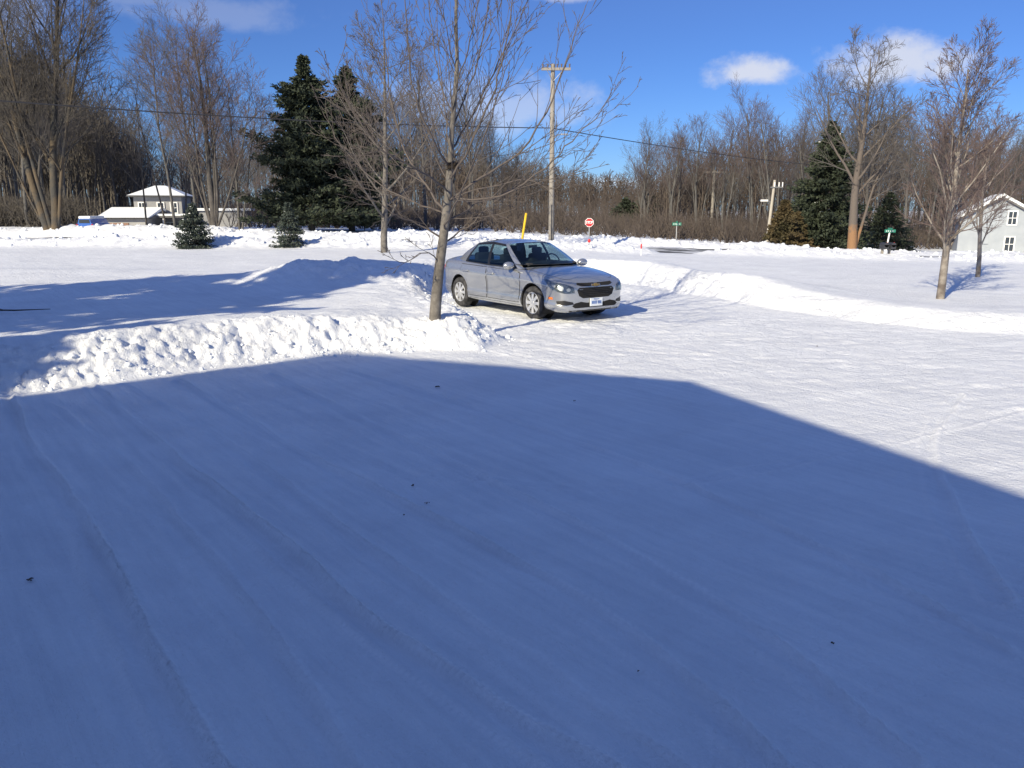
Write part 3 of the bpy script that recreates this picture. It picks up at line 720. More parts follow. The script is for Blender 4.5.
p = place(312, 56); conifer('pine_tree', p, 11.3, 4.1, 201, M['needle'], 'tall dark pine, the left and higher of the joined pair', shape='pine', dens=1.15, leafs=(.13,.032))
p = place(352, 58); conifer('pine_tree', p, 11.0, 3.8, 202, M['needle'], 'tall dark pine, the right one of the joined pair', shape='pine', dens=1.15, leafs=(.13,.032))
p = place(195, 37.0); p = (p[0],p[1],p[2]-.1); conifer('small_spruce', p, 2.05, 1.1, 203, M['needle_blue'], 'low broad snow-dusted spruce at the field edge before the left house', dens=1.7, snow=80)
p = place(290, 37.3); p = (p[0],p[1],p[2]-.1); conifer('small_spruce', p, 1.95, .85, 204, M['needle_blue'], 'small pointed blue-grey spruce in front of the dark pines', dens=1.3, snow=12)
p = place(822, 54); conifer('large_spruce', p, 8.3, 3.6, 205, M['needle'], 'large dark cone-shaped spruce left of the old orange-footed tree', dens=1.1, snow=20, leafs=(.12,.034))
p = place(782, 50); conifer('cedar_tree', p, 3.0, 1.4, 206, M['needle_brown'], 'low brownish green cedar at the left foot of the large spruce', dens=1.6, leafs=(.16,.06))
p = place(795, 52); conifer('cedar_tree', p, 2.3, 1.3, 208, M['needle_brown'], 'lower rounded brownish cedar between the tall cedar and the spruce', dens=1.6, leafs=(.16,.06))
p = place(885, 58); conifer('large_spruce', p, 4.2, 2.4, 207, M['needle'], 'shorter dark evergreen right of the old orange-footed tree', dens=1.1)
p = place(742, 75); 
for px, H, lab, sd in ((648,3.0,'far dark evergreen poking out of the horizon wood, left of the road sign',211),(625,2.2,'lower far evergreen right of the red stop sign',212)):
    p = place(px, 120); conifer('far_evergreen', p, H+2, 2.6, sd, M['needle'], lab, dens=.7, shape='pine', leafs=(.3,.1))

# ------------------------------------------------------------------ poles, signs, wires
def pole(px, py_top, Yd, r, m, name, label, cat, lean=0.0):
    p = place(px, Yd); zt = top_z(px, py_top, Yd); e = empty(name, p); tag(e, label, cat)
    H = zt-p[2]
    o = MB().cyl((0,0,-.5),(lean*H,0,H), r*1.15, r*.8, 14).build('pole', m, e, smooth=False)
    return e, p, H
e, p1, H1 = pole(551, 64, 40, .125, M['pole_wood'], 'utility_pole', 'tall wooden utility pole with a crossarm rising behind the parked car', 'utility pole')
MB().box((.14,-.16,H1-.25), (1.38,.1,.12)).build('crossarm', M['pole_wood'], e)
for k in (-.48,-.25,.2,.4,.58,.78):
    MB().cyl((k,-.16,H1-.19),(k,-.16,H1-.02),.03,.045,8).build('insulator', M['ceramic'], e)
MB().cyl((-.3,-.2,H1-.28),(0,-.13,H1-.8),.015,n=6).cyl((.5,-.2,H1-.28),(0,-.13,H1-.8),.015,n=6).build('brace', M['steel'], e)
lz = top_z(563,134,39)-p1[2]
MB().cyl((.05,-.1,lz-.1),(.35,-.5,lz+.04),.022,n=8).build('lamp_arm', M['steel'], e)
MB().box((.55,-.6,lz+.02),(.36,.14,.07),bevel=.03).build('lamp_head', M['steel'], e)
MB().cyl((0,-.14,.2),(0,-.13,2.2),.025,n=6).build('cable_guard', M['dark_metal'], e)
# guy marker
p = place(522, 39); e = empty('guy_marker', p); tag(e, 'slanting yellow guy wire guard sticking out of the snow behind the car', 'marker')
zt = top_z(526,213,39)-p[2]
o = MB().cyl((-.06,0,-.1),(.20,0,zt),.055,n=10).build('guard', M['paint_yellow'], e)
MB().cyl((.20,0,zt),(1.55-p[0]*0+.0,.9,zt+4.6),.008,n=5).build('guy_wire', M['wire'], e)
# stop sign
def text(name, s, size, m, parent, loc, rot=(math.pi/2,0,0)):
    c = bpy.data.curves.new(name, 'FONT'); c.body = s; c.size = size; c.align_x = 'CENTER'; c.align_y = 'CENTER'; c.extrude = .004; c.offset = size*.02
    c.materials.append(m); t_ = bpy.data.objects.new('t', c); COL.objects.link(t_); bpy.context.view_layer.update()
    me = bpy.data.meshes.new_from_object(t_); bpy.data.objects.remove(t_); o = link(name, me, parent); o.location = loc; o.rotation_euler = rot; return o
p = place(589, 60); e = empty('stop_sign', p, R(-6)); tag(e, 'red octagonal stop sign on a thin post at the road junction', 'road sign')
zc = top_z(589,222.5,60)-p[2]
MB().box((0,0,zc/2-.1),(.06,.05,zc+.3)).build('post', M['steel'], e)
oc = lambda r_: [(r_*math.cos(R(22.5+45*i)),0,zc+r_*math.sin(R(22.5+45*i))) for i in range(8)]
MB().poly([(x,-.05,z) for x,_,z in oc(.34)], (0,.012,0)).build('border', M['paint_white'], e)
f_ = MB().poly([(x,-.056,z) for x,_,z in oc(.305)], (0,.005,0)).build('face', M['paint_red'], e)
for ch, lx in zip('STOP', (-.195,-.068,.068,.2)): text('letter', ch, .25, M['paint_white'], f_, (lx,-.0605,zc))
# hydrant marker below it
p = place(589, 36.5); e = empty('red_marker', p); tag(e, 'small red reflector on a thin stake in the snow below the stop sign', 'marker')
MB().cyl((0,0,-.3),(0,0,.62),.012,n=6).build('stake', M['steel'], e)
MB().ball((0,0,.38),(.07,.04,.09),2).build('reflector', M['paint_red'], e)
p = place(641, 34.5); e = empty('red_stake', p); tag(e, 'thin red tipped stake left of the gap in the snowbank', 'stake')
MB().cyl((0,0,-.3),(0,0,.3),.015,n=6).build('stake', M['paint_white'], e); MB().cyl((0,0,.3),(0,0,.5),.03,n=8).build('tip', M['paint_red'], e)
# street-name signs
def name_sign(px, py, Yd, label, w, h, lean=0.0):
    p = place(px, Yd); e = empty('street_sign', p, 0); tag(e, label, 'road sign'); z = top_z(px,py,Yd)-p[2]
    MB().cyl((-lean*z,0,-.3),(0,0,z),.035,n=8).build('post', M['paint_white'] if lean else M['steel'], e)
    b = MB().box((0,-.03,z),(w,.03,h),bevel=.01).build('blade', M['paint_green'], e)
    MB().box((0,0,z+h*.62),(.03,w*.8,h*.8)).build('cross_blade', M['paint_green'], e)
    x = -w*.34
    while x < w*.34:
        ww = random.uniform(.04,.09); MB().box((x,-.048,z),(ww*.6,.006,h*.34)).build('letter', M['paint_white'], b); x += ww+.03
name_sign(676, 224, 56, 'green street name sign on a thin post before the right wood', .62, .2)
name_sign(887, 231, 37, 'green street name sign on a leaning pale post above the mailboxes', .5, .14, .12)
# mailboxes
for px, lab in ((884.5,'left one of the two dark mailboxes under the green street sign'),(891.5,'right one of the two dark mailboxes under the green street sign')):
    p = place(px, 35.6); e = empty('mailbox', p); tag(e, lab, 'mailbox', 'mailboxes by the road')
    z0 = top_z(px,249,35.6)-p[2]
    MB().box((0,.25,z0/2-.1),(.09,.09,max(.2,z0+.3))).build('post', M['pole_wood'], e)
    b = MB().box((0,.1,z0+.09),(.2,.5,.18)); b.cyl((0,-.15,z0+.18),(0,.35,z0+.18),.1,n=16); b.build('box', M['dark_metal'], e)
    MB().box((.115,.1,z0+.22),(.012,.05,.14)).build('flag', M['paint_red'], e)
# far poles
e, p, H = pole(711, 170, 96, .17, M['pole_wood'], 'utility_pole', 'distant thin utility pole with crossarm in front of the right wood', 'utility pole')
MB().box((0,-.2,H-.25),(2.6,.12,.14)).build('crossarm', M['pole_wood'], e)
for k in (-1.1,-.5,.6,1.15): MB().cyl((k,-.2,H-.18),(k,-.2,H+.05),.05,n=8).build('insulator', M['ceramic'], e)
p = place(768, 58); e = empty('lamp_pole', p); tag(e, 'short pale leaning pole with a small lamp beside the brown cedar', 'lamp post')
zt = top_z(774,180,58)-p[2]
MB().cyl((-.15,0,-.4),(.16,0,zt),.12,.09,12).build('pole', M['pale_pole'], e)
MB().cyl((0,0,zt*.68),(-.5,-.1,zt*.7),.025,n=6).build('lamp_arm', M['steel'], e)
MB().box((-.52,-.1,zt*.7),(.5,.24,.14),bevel=.03).build('lamp_head', M['paint_white'], e)
MB().box((.3,-.1,zt-.5),(.9,.08,.08)).build('bracket', M['steel'], e)
for k in (.15,.45,.7): MB().cyl((k,-.1,zt-.46),(k,-.1,zt-.15),.04,n=8).build('insulator', M['paint_white'], e)
for px,top,Yd,lab in ((606,205,62,'thin grey post leaning behind the stop sign'),(597,204,64,'weathered upright snag post beside the stop sign')):
    pass
# overhead cable
a = at(551,128,40); L0 = at(-180,86,24); R1 = at(860,168,78)
def cable(pts, r, name, label):
    me = []
    for P0,P1,sag in pts:
        t = np.linspace(0,1,24)[:,None]; me.append((P0+(P1-P0)*t-np.array([0,0,1])*sag*4*t*(1-t), np.full(24,r)))
    v, f = tubes(me, 5); o = mesh_np(name, v, f, M['wire']); tag(o, label, 'cable'); return o
cable([(L0,a,.25),(a,R1,.3)], .022, 'overhead_cable', 'long black overhead cable crossing the sky past the utility pole')

# ------------------------------------------------------------------ houses
def window(parent, c, w, h, m=M['win_dark'], fr=M['paint_white'], ydir=-1):
    f = MB().box(c,(w+.16,.08,h+.16)).build('window', fr, parent)
    MB().box((c[0],c[1]+.035*ydir,c[2]),(w,.03,h)).build('pane', m, f)
    g = MB(); g.box((c[0],c[1]+.06*ydir,c[2]),(.04,.02,h)); g.box((c[0],c[1]+.06*ydir,c[2]),(w,.022,.04)); g.build('mullion', fr, f)
    return f
def gable_house(parent, w, d, hw, hr, m, over=.3, th=.16, x0=0, y0=0, snow=True, ridge='y'):
    """walls with pitched roof; ridge along y so that the gable faces the viewer"""
    b = MB(); pts = [(x0-w/2,y0,-1.2),(x0+w/2,y0,-1.2),(x0+w/2,y0,hw),(x0,y0,hr),(x0-w/2,y0,hw)]
    b.poly(pts,(0,d,0)).build('wall', m, parent)
    r = MB()
    for s_ in (-1,1):
        dx = w/2+over; dz = (hr-hw)/(w/2)*dx
        r.poly([(x0,y0-over,hr+.02),(x0+s_*dx,y0-over,hr-dz+.02),(x0+s_*dx,y0-over,hr-dz+th+.02),(x0,y0-over,hr+th+.02)],(0,d+2*over,0))
    ro_ = r.build('roof', M['shingle'], parent)
    if snow:
        r = MB()
        for s_ in (-1,1):
            dx = w/2+over-.05; dz = (hr-hw)/(w/2)*dx
            r.poly([(x0,y0-over+.05,hr+th+.024),(x0+s_*dx,y0-over+.05,hr-dz+th+.024),(x0+s_*dx,y0-over+.05,hr-dz+th+.2),(x0,y0-over+.05,hr+th+.25)],(0,d+2*over-.1,0))
        r.build('roof_snow', M['snow_plain'], ro_)
    return ro_
# white house right
Yh = 60
p = place(996, Yh); e = empty('white_house', p, R(-25)); tag(e, 'white gabled house with snowy roof at the right edge', 'house')
zb = p[2]; pk = top_z(996,199,Yh)-zb; ev = top_z(960,220,Yh)-zb
gable_house(e, 5.2, 8, ev, pk, M['siding_white'], over=.25)
window(e, (.75,-.04,top_z(1005,218,Yh)-zb), .5, .9)
MB().box((-.9,-.05,ev-1.3),(.6,.09,.9)).build('shutter', M['siding_white'], e)
dz = top_z(1003,246,Yh)-zb
window(e, (.75,-.04,dz+.15), .55, 1.0)
b = MB().box((4.3,1.6,.7),(3.6,5,4)).build('side_wing', M['siding_white'], e)
q = MB().poly([(2.55,-1.1,2.75),(6.2,-1.1,2.55),(6.2,-1.1,2.75),(2.55,-1.1,2.98)],(0,5.4,0)).build('wing_roof', M['snow_plain'], e)
MB().box((4.4,-.93,.9),(1.3,.06,1.7)).build('wing_door', M['brick'], e)
# left house
Yh = 66
p = place(160, Yh); e = empty('hip_roofed_house', p, R(14)); tag(e, 'grey beige two-storey house with a snowy hip roof among the left trees', 'house')
zb = p[2]; ev = top_z(163,197,Yh)-zb; pk = top_z(163,186,Yh)-zb
w = 3.6; d = 5.4
MB().box((0,d/2,ev/2-.6),(w,d,ev+1.2)).build('wall', M['siding_beige'], e)
def hip(x0,x1,y0,y1,z0,z1,th,name,m,par,inset=1.8):
    V = [(x0,y0,z0),(x1,y0,z0),(x1,y1,z0),(x0,y1,z0),((x0+x1)/2-.4,(y0+y1)/2-1,z1),((x0+x1)/2+.4,(y0+y1)/2-1,z1),((x0+x1)/2+.4,(y0+y1)/2+1,z1),((x0+x1)/2-.4,(y0+y1)/2+1,z1)]
    b = bmesh.new(); vs = [b.verts.new(v) for v in V]
    for f in ((0,1,5,4),(1,2,6,5),(2,3,7,6),(3,0,4,7),(4,5,6,7),(3,2,1,0)): b.faces.new([vs[i] for i in f])
    me = bpy.data.meshes.new(name); b.to_mesh(me); b.free(); me.materials.append(m); return link(name, me, par)
rf = hip(-w/2-.5,w/2+.5,-.5,d+.5,ev+.02,pk-.1,0,'roof',M['shingle'],e)
hip(-w/2-.42,w/2+.42,-.42,d+.42,ev+.12,pk+.08,0,'roof_snow',M['snow_plain'],rf)
for wx in (-1.2,.2,1.2): window(e, (wx,-.04,ev-.85), .42, .75)
for wx in (-1.2,.8): window(e, (wx,-.04,ev-2.5), .5, .9)
MB().box((1.0,-1.0,ev-1.55),(3.2,1.9,.14)).build('porch_roof', M['shingle'], e)
MB().box((1.0,-1.0,ev-1.40),(3.1,1.8,.15)).build('porch_snow', M['snow_plain'], e)
for wx in (-.5,.6,2.4): MB().box((wx,-1.8,(ev-1.65)/2-.4),(.1,.1,ev-1.65+.8)).build('porch_post', M['paint_white'], e)
MB().box((4.6,3,(ev-1.1)/2-.6),(4.4,5,ev-1.1+1.2)).build('side_wing', M['siding_beige'], e)
MB().box((4.7,3,ev-.98),(4.8,5.4,.2)).build('wing_roof', M['snow_plain'], e)
# garage
p = place(124, 63); e = empty('garage', p, 0); tag(e, 'low garage under a deep snowy roof left of the hip-roofed house', 'garage')
zb = p[2]; ev = top_z(124,219,63)-zb; pk = top_z(124,209,63)-zb
MB().box((0,2.6,ev/2-.5),(3.6,5,ev+1)).build('wall', M['siding_beige'], e)
MB().poly([(-2.1,-.3,ev),(-2.1,5.4,ev),(-2.1,2.55,pk-.1)],(4.2,0,0)).build('roof', M['shingle'], e)
MB().poly([(-2.05,-.25,ev+.1),(-2.05,5.35,ev+.1),(-2.05,2.55,pk+.15)],(4.1,0,0)).build('roof_snow', M['snow_plain'], e)
MB().box((-.6,.07,ev/2-.25),(1.9,.06,ev-.1)).build('garage_door', M['brick'], e)
# blue car on the left, half buried
p = place(90, 57); e = empty('parked_van', p, R(6)); tag(e, 'small bright blue vehicle capped with snow beside the garage', 'van')
zo = top_z(90,228.5,57)-p[2]
b = MB(); prof = [(-.95,.25),(.95,.25),(.98,.5),(.9,.78),(.72,.86),(.58,1.28),(-.58,1.28),(-.72,.86),(-.9,.78),(-.98,.5)]
b.poly([(x*.62,-.8,z*.72+zo-.25) for x,z in prof],(0,3.0,0)).build('body', M['blue_paint'], e)
MB().poly([(-.36,-.815,zo+.38),(.36,-.815,zo+.38),(.33,-.815,zo+.62),(-.33,-.815,zo+.62)],(0,.03,0)).build('rear_window', M['win_dark'], e)
MB().box((0,.5,zo+.76),(.8,2.5,.2),bevel=.07).build('roof_snow', M['snow_plain'], e)
for s_ in (-1,1):
    MB().box((s_*.5,-.82,zo+.25),(.1,.04,.14)).build('tail_light', M['redlens'], e)
    for yy_ in (-.3,1.7): MB().cyl((s_*.5,yy_,zo),(s_*.62,yy_,zo),.22,n=18).build('wheel', M['tyre'], e)

# ------------------------------------------------------------------ the house behind the viewer (casts the foreground shade) and yard pines
EL = R(27.0); SD = np.array([.544,.839]); SD /= np.hypot(*SD)
def cast(pt, Hh): return np.array(pt)-SD*Hh/math.tan(EL)
C_ = gnd(705,386); D_ = gnd(1024,495); B_ = gnd(350,356); A_ = gnd(0,404)
HE = 6.0
Cc = cast(C_, HE); back = (D_-C_)/np.hypot(*(D_-C_)); gdir = np.array([-back[1], back[0]]); gdir = gdir if gdir[0] > 0 else -gdir
# apex: height such that it lies on the gable plane midway between the eaves
best = None
for HR in np.arange(6.5,14,.02):
    Bb = cast(B_, HR); off = (Bb-Cc)@back; q = abs(off)
    if best is None or q < best[0]: best = (q, HR, (Bb-Cc)@gdir)
_, HR, half = best; half = abs(half)
# left eave height so that the left rake's shadow runs along A-B
def slope_err(hl):
    E = Cc-gdir*2*half; s_ = E+SD*hl/math.tan(EL); v1 = B_-s_; v2 = B_-A_
    return abs(v1[0]*v2[1]-v1[1]*v2[0])/np.hypot(*v1)
HL = min(np.arange(0,9,.02), key=slope_err)
print('HOUSE', HE, HR, half, HL, Cc, best[0])
ang = math.atan2(gdir[1], gdir[0])
e = empty('large_house', (Cc[0],Cc[1],0), ang); tag(e, 'large white gabled house behind the viewer that shades the yard', 'house')
dep = 16
b = MB(); b.poly([(-.3,0,-.3),(-.3,0,HE-.35),(-half,0,HR-.25),(-2*half+.3,0,HL-.2),(-2*half+.3,0,-.3)],(0,-dep,0)).build('wall', M['siding_white'], e)
r = MB(); th = .2
r.poly([(-half,.3,HR),(0,.3,HE),(0,.3,HE-th),(-half,.3,HR-th)],(0,-dep-.6,0)); r.poly([(-half,.3,HR),(-2*half,.3,HL),(-2*half,.3,HL-th),(-half,.3,HR-th)],(0,-dep-.6,0))
e2 = r.build('roof', M['shingle'], e)
for k in (-3,-6,-9,-12): window(e, (k,.04,1.6), .9, 1.3, ydir=1)
MB().box((-1.4,.05,1.0),(.95,.08,2.05)).build('door', M['brick'], e)

def offpine(x,y,H,Rb,sd,lab): conifer('yard_pine', (x,y,hz(x,y)), H, Rb, sd, M['needle'], lab, shape='pine', dens=.62, leafs=(.2,.06), low=.12)
offpine(-13.6,4.4,12.9,2.5,301,'tall pine beside the shading house, nearer the yard')
offpine(-17.2,5.2,12.9,2.6,302,'tall pine beside the shading house, farther from the yard')

offpine(-12.25,1.15,6.5,1.6,303,'short pine nearest the corner of the shading house')
# ------------------------------------------------------------------ litter on the snow
def litter(px, py, s_, lab):
    s_ = s_*.75; x, y = gnd(px,py); b = MB()
    for i in range(3):
        a = random.uniform(0,6.28); r1 = s_*random.uniform(.6,1)
        pts = [(r1*math.cos(a+t)*(.6+.4*math.cos(2*t)), r1*math.sin(a+t), .006+.35*s_*abs(math.sin(t))) for t in (0,.9,1.8,2.7,3.6,4.5,5.4)]
        b.poly(pts,(0,0,.004)) if i == 0 else b.ball((pts[0][0],pts[0][1],.01+s_*.1),(s_*.3,s_*.22,s_*.2),1,.3)
    b = b if s_ > 0 else b
    o = b.build('dead_leaf', M['leaf']); o.location = (x,y,hz(x,y)+.004); tag(o, lab, 'leaf', 'dead leaves on the shaded snow')
for px,py,s_,lab in ((413,487,.03,'dark dead leaf near the middle of the shaded yard, upper of a close pair'),(427,504,.024,'small dead leaf just below its twin in the shaded yard'),
        (31,582,.028,'brown dead leaf alone near the left edge of the shaded yard'),(404,516,.012,'tiny dark crumb left of the close pair of leaves'),
        (438,388,.045,'dark leaf lying near the upper edge of the shade left of centre'),(574,402,.022,'small dark speck of leaf near the shade edge below the car'),
 (638,672,.009,'dark speck low in the shaded yard, left of its neighbour'),(832,646,.014,'brown leaf low at the right of the shaded yard'),
         (817,347,.03,'small stone-dark leaf on the sunlit yard right of centre'),):
    litter(px,py,s_,lab)
# half-buried twig at the left edge
x, y = gnd(0,312,.4); z = hz(x,y)
segs = [(np.array([[-1.6,-.1,.0],[-.6,0,.05],[.2,.1,.03],[.75,.2,.04]]), np.array([.022,.02,.015,.006])), (np.array([[-.3,0,.05],[.1,-.15,.08],[.3,-.22,.06]]), np.array([.012,.009,.004]))]
v, f = tubes(segs, 6); o = mesh_np('fallen_branch', v, f, M['bark_dark']); o.location = (x,y,z+.02); tag(o, 'fallen branch lying on the shaded drift at the left edge', 'branch')

# ------------------------------------------------------------------ THE CAR
def pch(xk, yk, x): # smooth monotone-ish interpolation
    xk = np.array(xk,float); yk = np.array(yk,float); x = np.asarray(x,float)
    h = np.diff(xk); dl = np.diff(yk)/h; m = np.zeros_like(yk)
    for i in range(1,len(xk)-1):
        if dl[i-1]*dl[i] > 0: w1 = 2*h[i]+h[i-1]; w2 = h[i]+2*h[i-1]; m[i] = (w1+w2)/(w1/dl[i-1]+w2/dl[i])
    m[0] = dl[0]; m[-1] = dl[-1]
    i = np.clip(np.searchsorted(xk,x)-1,0,len(h)-1); t = (x-xk[i])/h[i]
    return (2*t**3-3*t**2+1)*yk[i]+(t**3-2*t**2+t)*h[i]*m[i]+(-2*t**3+3*t**2)*yk[i+1]+(t**3-t**2)*h[i]*m[i+1]
def build_car():
    org = (.32,17.05); rz = math.atan2(-.817,.576)
    root = empty('parked_car', (org[0],org[1],0), rz); tag(root, 'silver four-door sedan parked on the ploughed snow beside the young maple', 'car')
    root.location.z = .02
    # station tables: x, half width, bottom, top (centre line), belt (shoulder)
    T = np.array([
      # x     w    zb   top   sh
      [-2.32,.50,.40,.90,.84],[-2.29,.64,.34,.985,.88],[-2.22,.755,.29,1.04,.93],[-2.08,.825,.25,1.072,.955],[-1.85,.862,.22,1.075,.965],[-1.5,.885,.20,1.06,.965],
      [-1.0,.895,.19,1.03,.955],[-.4,.898,.185,1.0,.94],[.3,.898,.185,.99,.925],[.9,.893,.19,.99,.905],[1.05,.89,.19,.985,.90],[1.4,.88,.20,.945,.868],[1.75,.855,.205,.888,.815],
      [2.0,.825,.18,.835,.76],[2.12,.775,.18,.79,.715],[2.20,.70,.19,.745,.675],[2.25,.58,.205,.70,.635],[2.275,.42,.23,.65,.60]])
    def ovh(a): return np.where(a < -1.8, -1.8+(a+1.8)*.80, np.where(a > 1.75, 1.75+(a-1.75)*.90, a))
    T[:,0] = ovh(T[:,0])
    X_ = np.concatenate([np.linspace(-2.32,-2.2,6), np.linspace(-2.17,1.95,84), np.linspace(2.0,2.275,20)]); X_ = ovh(X_)
    w, zb, tp, sh = [pch(T[:,0],T[:,i],X_) for i in (1,2,3,4)]
    # section control points (fraction of width, fraction helper)
    rows = []
    for i,x in enumerate(X_):
        W,b,t_,s_ = w[i],zb[i],tp[i],sh[i]; Hh = s_-b
        nose = float(np.clip((x-1.9)/.36,0,1)); tail = float(np.clip((-2.0-x)/.32,0,1))
        pts = np.array([[0,b],[W*.6,b],[W*.88,b+.01],[W*.965,b+.06],[W*.992,b+Hh*.24],[W*.980,b+Hh*.34],[W*.985,b+Hh*.60],[W*1.0,b+Hh*.78],[W*.985,b+Hh*.84],[W*.935,s_+.005],
                        [W*.80,s_+(t_-s_)*.45],[W*.5,s_+(t_-s_)*.86],[W*.22,t_-.002],[0,t_]])
        u = np.linspace(0,1,len(pts)); uu = np.linspace(0,1,61)
        yy_ = pch(u,pts[:,0]+np.linspace(0,1e-6,len(pts)),uu); zz_ = np.array([np.interp(uu,u,pts[:,1])])[0]
        P = smooth_line(pts, 5); rows.append(P)
    rows = np.array(rows); ns, nk = rows.shape[:2]
    full = np.concatenate([rows, rows[:,::-1][:,1:-1]*np.array([-1,1])],1); nk2 = full.shape[1]
    V = np.zeros((ns,nk2,3)); V[:,:,0] = X_[:,None]; V[:,:,1] = full[:,:,0]; V[:,:,2] = full[:,:,1]
    # nose and tail planted fuller: bow the end stations
    ii = np.arange(ns*nk2).reshape(ns,nk2); j = np.roll(np.arange(nk2),-1)
    Fq = np.stack([ii[:-1],ii[1:],ii[1:][:,j],ii[:-1][:,j]],-1).reshape(-1,4)
    bm = bmesh.new(); vs = [bm.verts.new(v) for v in V.reshape(-1,3)]
    for f in Fq: bm.faces.new([vs[k] for k in f])
    bm.faces.new([vs[k] for k in ii[0][::-1]]); bm.faces.new([vs[k] for k in ii[-1]])
    bmesh.ops.recalc_face_normals(bm, faces=bm.faces)
    me = bpy.data.meshes.new('body'); bm.to_mesh(me); me.materials.append(M['silver'])
    bvh = BVHTree.FromBMesh(bm); bm.free()
    tmp = bpy.data.objects.new('tmp', me); COL.objects.link(tmp)
    # wheel arch cuts
    cuts = []
    for wx in (1.345,-1.345):
        for s_ in (1,-1):
            c = MB().cyl((wx,s_*.60,.335),(wx,s_*1.1,.335),.368,n=48); 
            o = c.build('cut', M['blackmatte']); cuts.append(o)
            md = tmp.modifiers.new('b','BOOLEAN'); md.operation = 'DIFFERENCE'; md.object = o; md.solver = 'EXACT'
    dg = bpy.context.evaluated_depsgraph_get(); dg.update()
    nm = bpy.data.meshes.new_from_object(tmp.evaluated_get(dg)); nm.name = 'body'
    for o in cuts+[tmp]: bpy.data.objects.remove(o)
    body = link('body', nm, root)
    nm.materials.clear(); nm.materials.append(M['silver'])
    nm.polygons.foreach_set('material_index',[0]*len(nm.polygons))
    nm.polygons.foreach_set('use_smooth',[abs(p.normal.z)<2 and len(p.vertices)<=6 for p in nm.polygons])
    nm.update()
    if hasattr(nm,'set_sharp_from_angle'): nm.set_sharp_from_angle(angle=R(38))
    for wx in (1.345,-1.345):
        for s_ in (1,-1):
            b = bmesh.new(); q = bmesh.ops.create_cone(b, cap_ends=True, segments=40, radius1=.364, radius2=.364, depth=.30)
            bmesh.ops.rotate(b, verts=b.verts, cent=(0,0,0), matrix=Matrix.Rotation(math.pi/2,3,'X')); bmesh.ops.translate(b, verts=b.verts, vec=(wx,s_*.70,.335))
            out_f = [f for f in b.faces if abs(f.normal.y)>.9 and f.calc_center_median().y*s_ > .7] + [f for f in b.faces if abs(f.normal.y)<.5 and f.calc_center_median().z < .12]
            bmesh.ops.delete(b, geom=out_f, context='FACES'); me = bpy.data.meshes.new('wheel_well'); b.to_mesh(me); b.free(); me.materials.append(M['blackmatte']); link('wheel_well', me, root)
    # ---- conforming patches
    def patch(name, pts, axis, m, off=.006, parent=root, side=1, th=.012, cell=.05, smooth=True):
        """pts 2D outline: axis 'y' -> (x,z) cast from the side, 'x' -> (y,z) cast from the front, '-x' from behind, 'z' -> (x,y) from above"""
        b = bmesh.new()
        f = b.faces.new([b.verts.new((p_[0],p_[1],0)) for p_ in pts])
        A = np.array(pts)
        for ax in (0,1):
            lo, hi = A[:,ax].min(), A[:,ax].max(); n = int((hi-lo)/cell)
            for k in range(1,n+1):
                c = lo+(hi-lo)*k/(n+1); co = [0,0,0]; co[ax] = c; no = [0,0,0]; no[ax] = 1
                bmesh.ops.bisect_plane(b, geom=b.verts[:]+b.edges[:]+b.faces[:], plane_co=co, plane_no=no)
        for v in b.verts:
            a1, a2 = v.co.x, v.co.y
            if axis == 'd':
                T_ = Vector((1,-side,0))/math.sqrt(2); N_ = Vector((1,side,0))/math.sqrt(2); o_, dr = T_*a1+N_*6+Vector((0,0,a2)), -N_
            elif axis == 'y': o_, dr = Vector((a1,side*2,a2)), Vector((0,-side,0))
            elif axis == 'x': o_, dr = Vector((4,a1,a2)), Vector((-1,0,0))
            elif axis == '-x': o_, dr = Vector((-4,a1,a2)), Vector((1,0,0))
            else: o_, dr = Vector((a1,a2,3)), Vector((0,0,-1))
            h = bvh.ray_cast(o_, dr)
            if h[0] is None:
                h = bvh.find_nearest(o_+dr*1.2)
            v.co = h[0]+h[1]*off
        bmesh.ops.recalc_face_normals(b, faces=b.faces)
        # face outward
        c = sum((f.normal for f in b.faces), Vector()); ctr = sum((v.co for v in b.verts), Vector())/len(b.verts)
        if c.dot(ctr-Vector((0,0,.5))) < 0: bmesh.ops.reverse_faces(b, faces=b.faces)
        r = bmesh.ops.solidify(b, geom=b.faces[:], thickness=th)
        me = bpy.data.meshes.new(name); b.to_mesh(me); b.free(); me.materials.append(m)
        o = link(name, me, parent, smooth=False); 
        if smooth:
            me.polygons.foreach_set('use_smooth',[True]*len(me.polygons)); 
            if hasattr(me,'set_sharp_from_angle'): me.set_sharp_from_angle(angle=R(35))
        return o
    def sm(pts, n=4, closed=True):
        P = [np.array(p_,float) for p_ in pts]
        if closed: P = P+[P[0]]
        L = smooth_line(P, n); return [tuple(q) for q in L[:-1]]
    # ---- doors, seams, sills
    arch = lambda cx,r0,r1,n,rr: [(cx+rr*math.cos(R(a)), .335+rr*math.sin(R(a))) for a in np.linspace(r0,r1,n)]
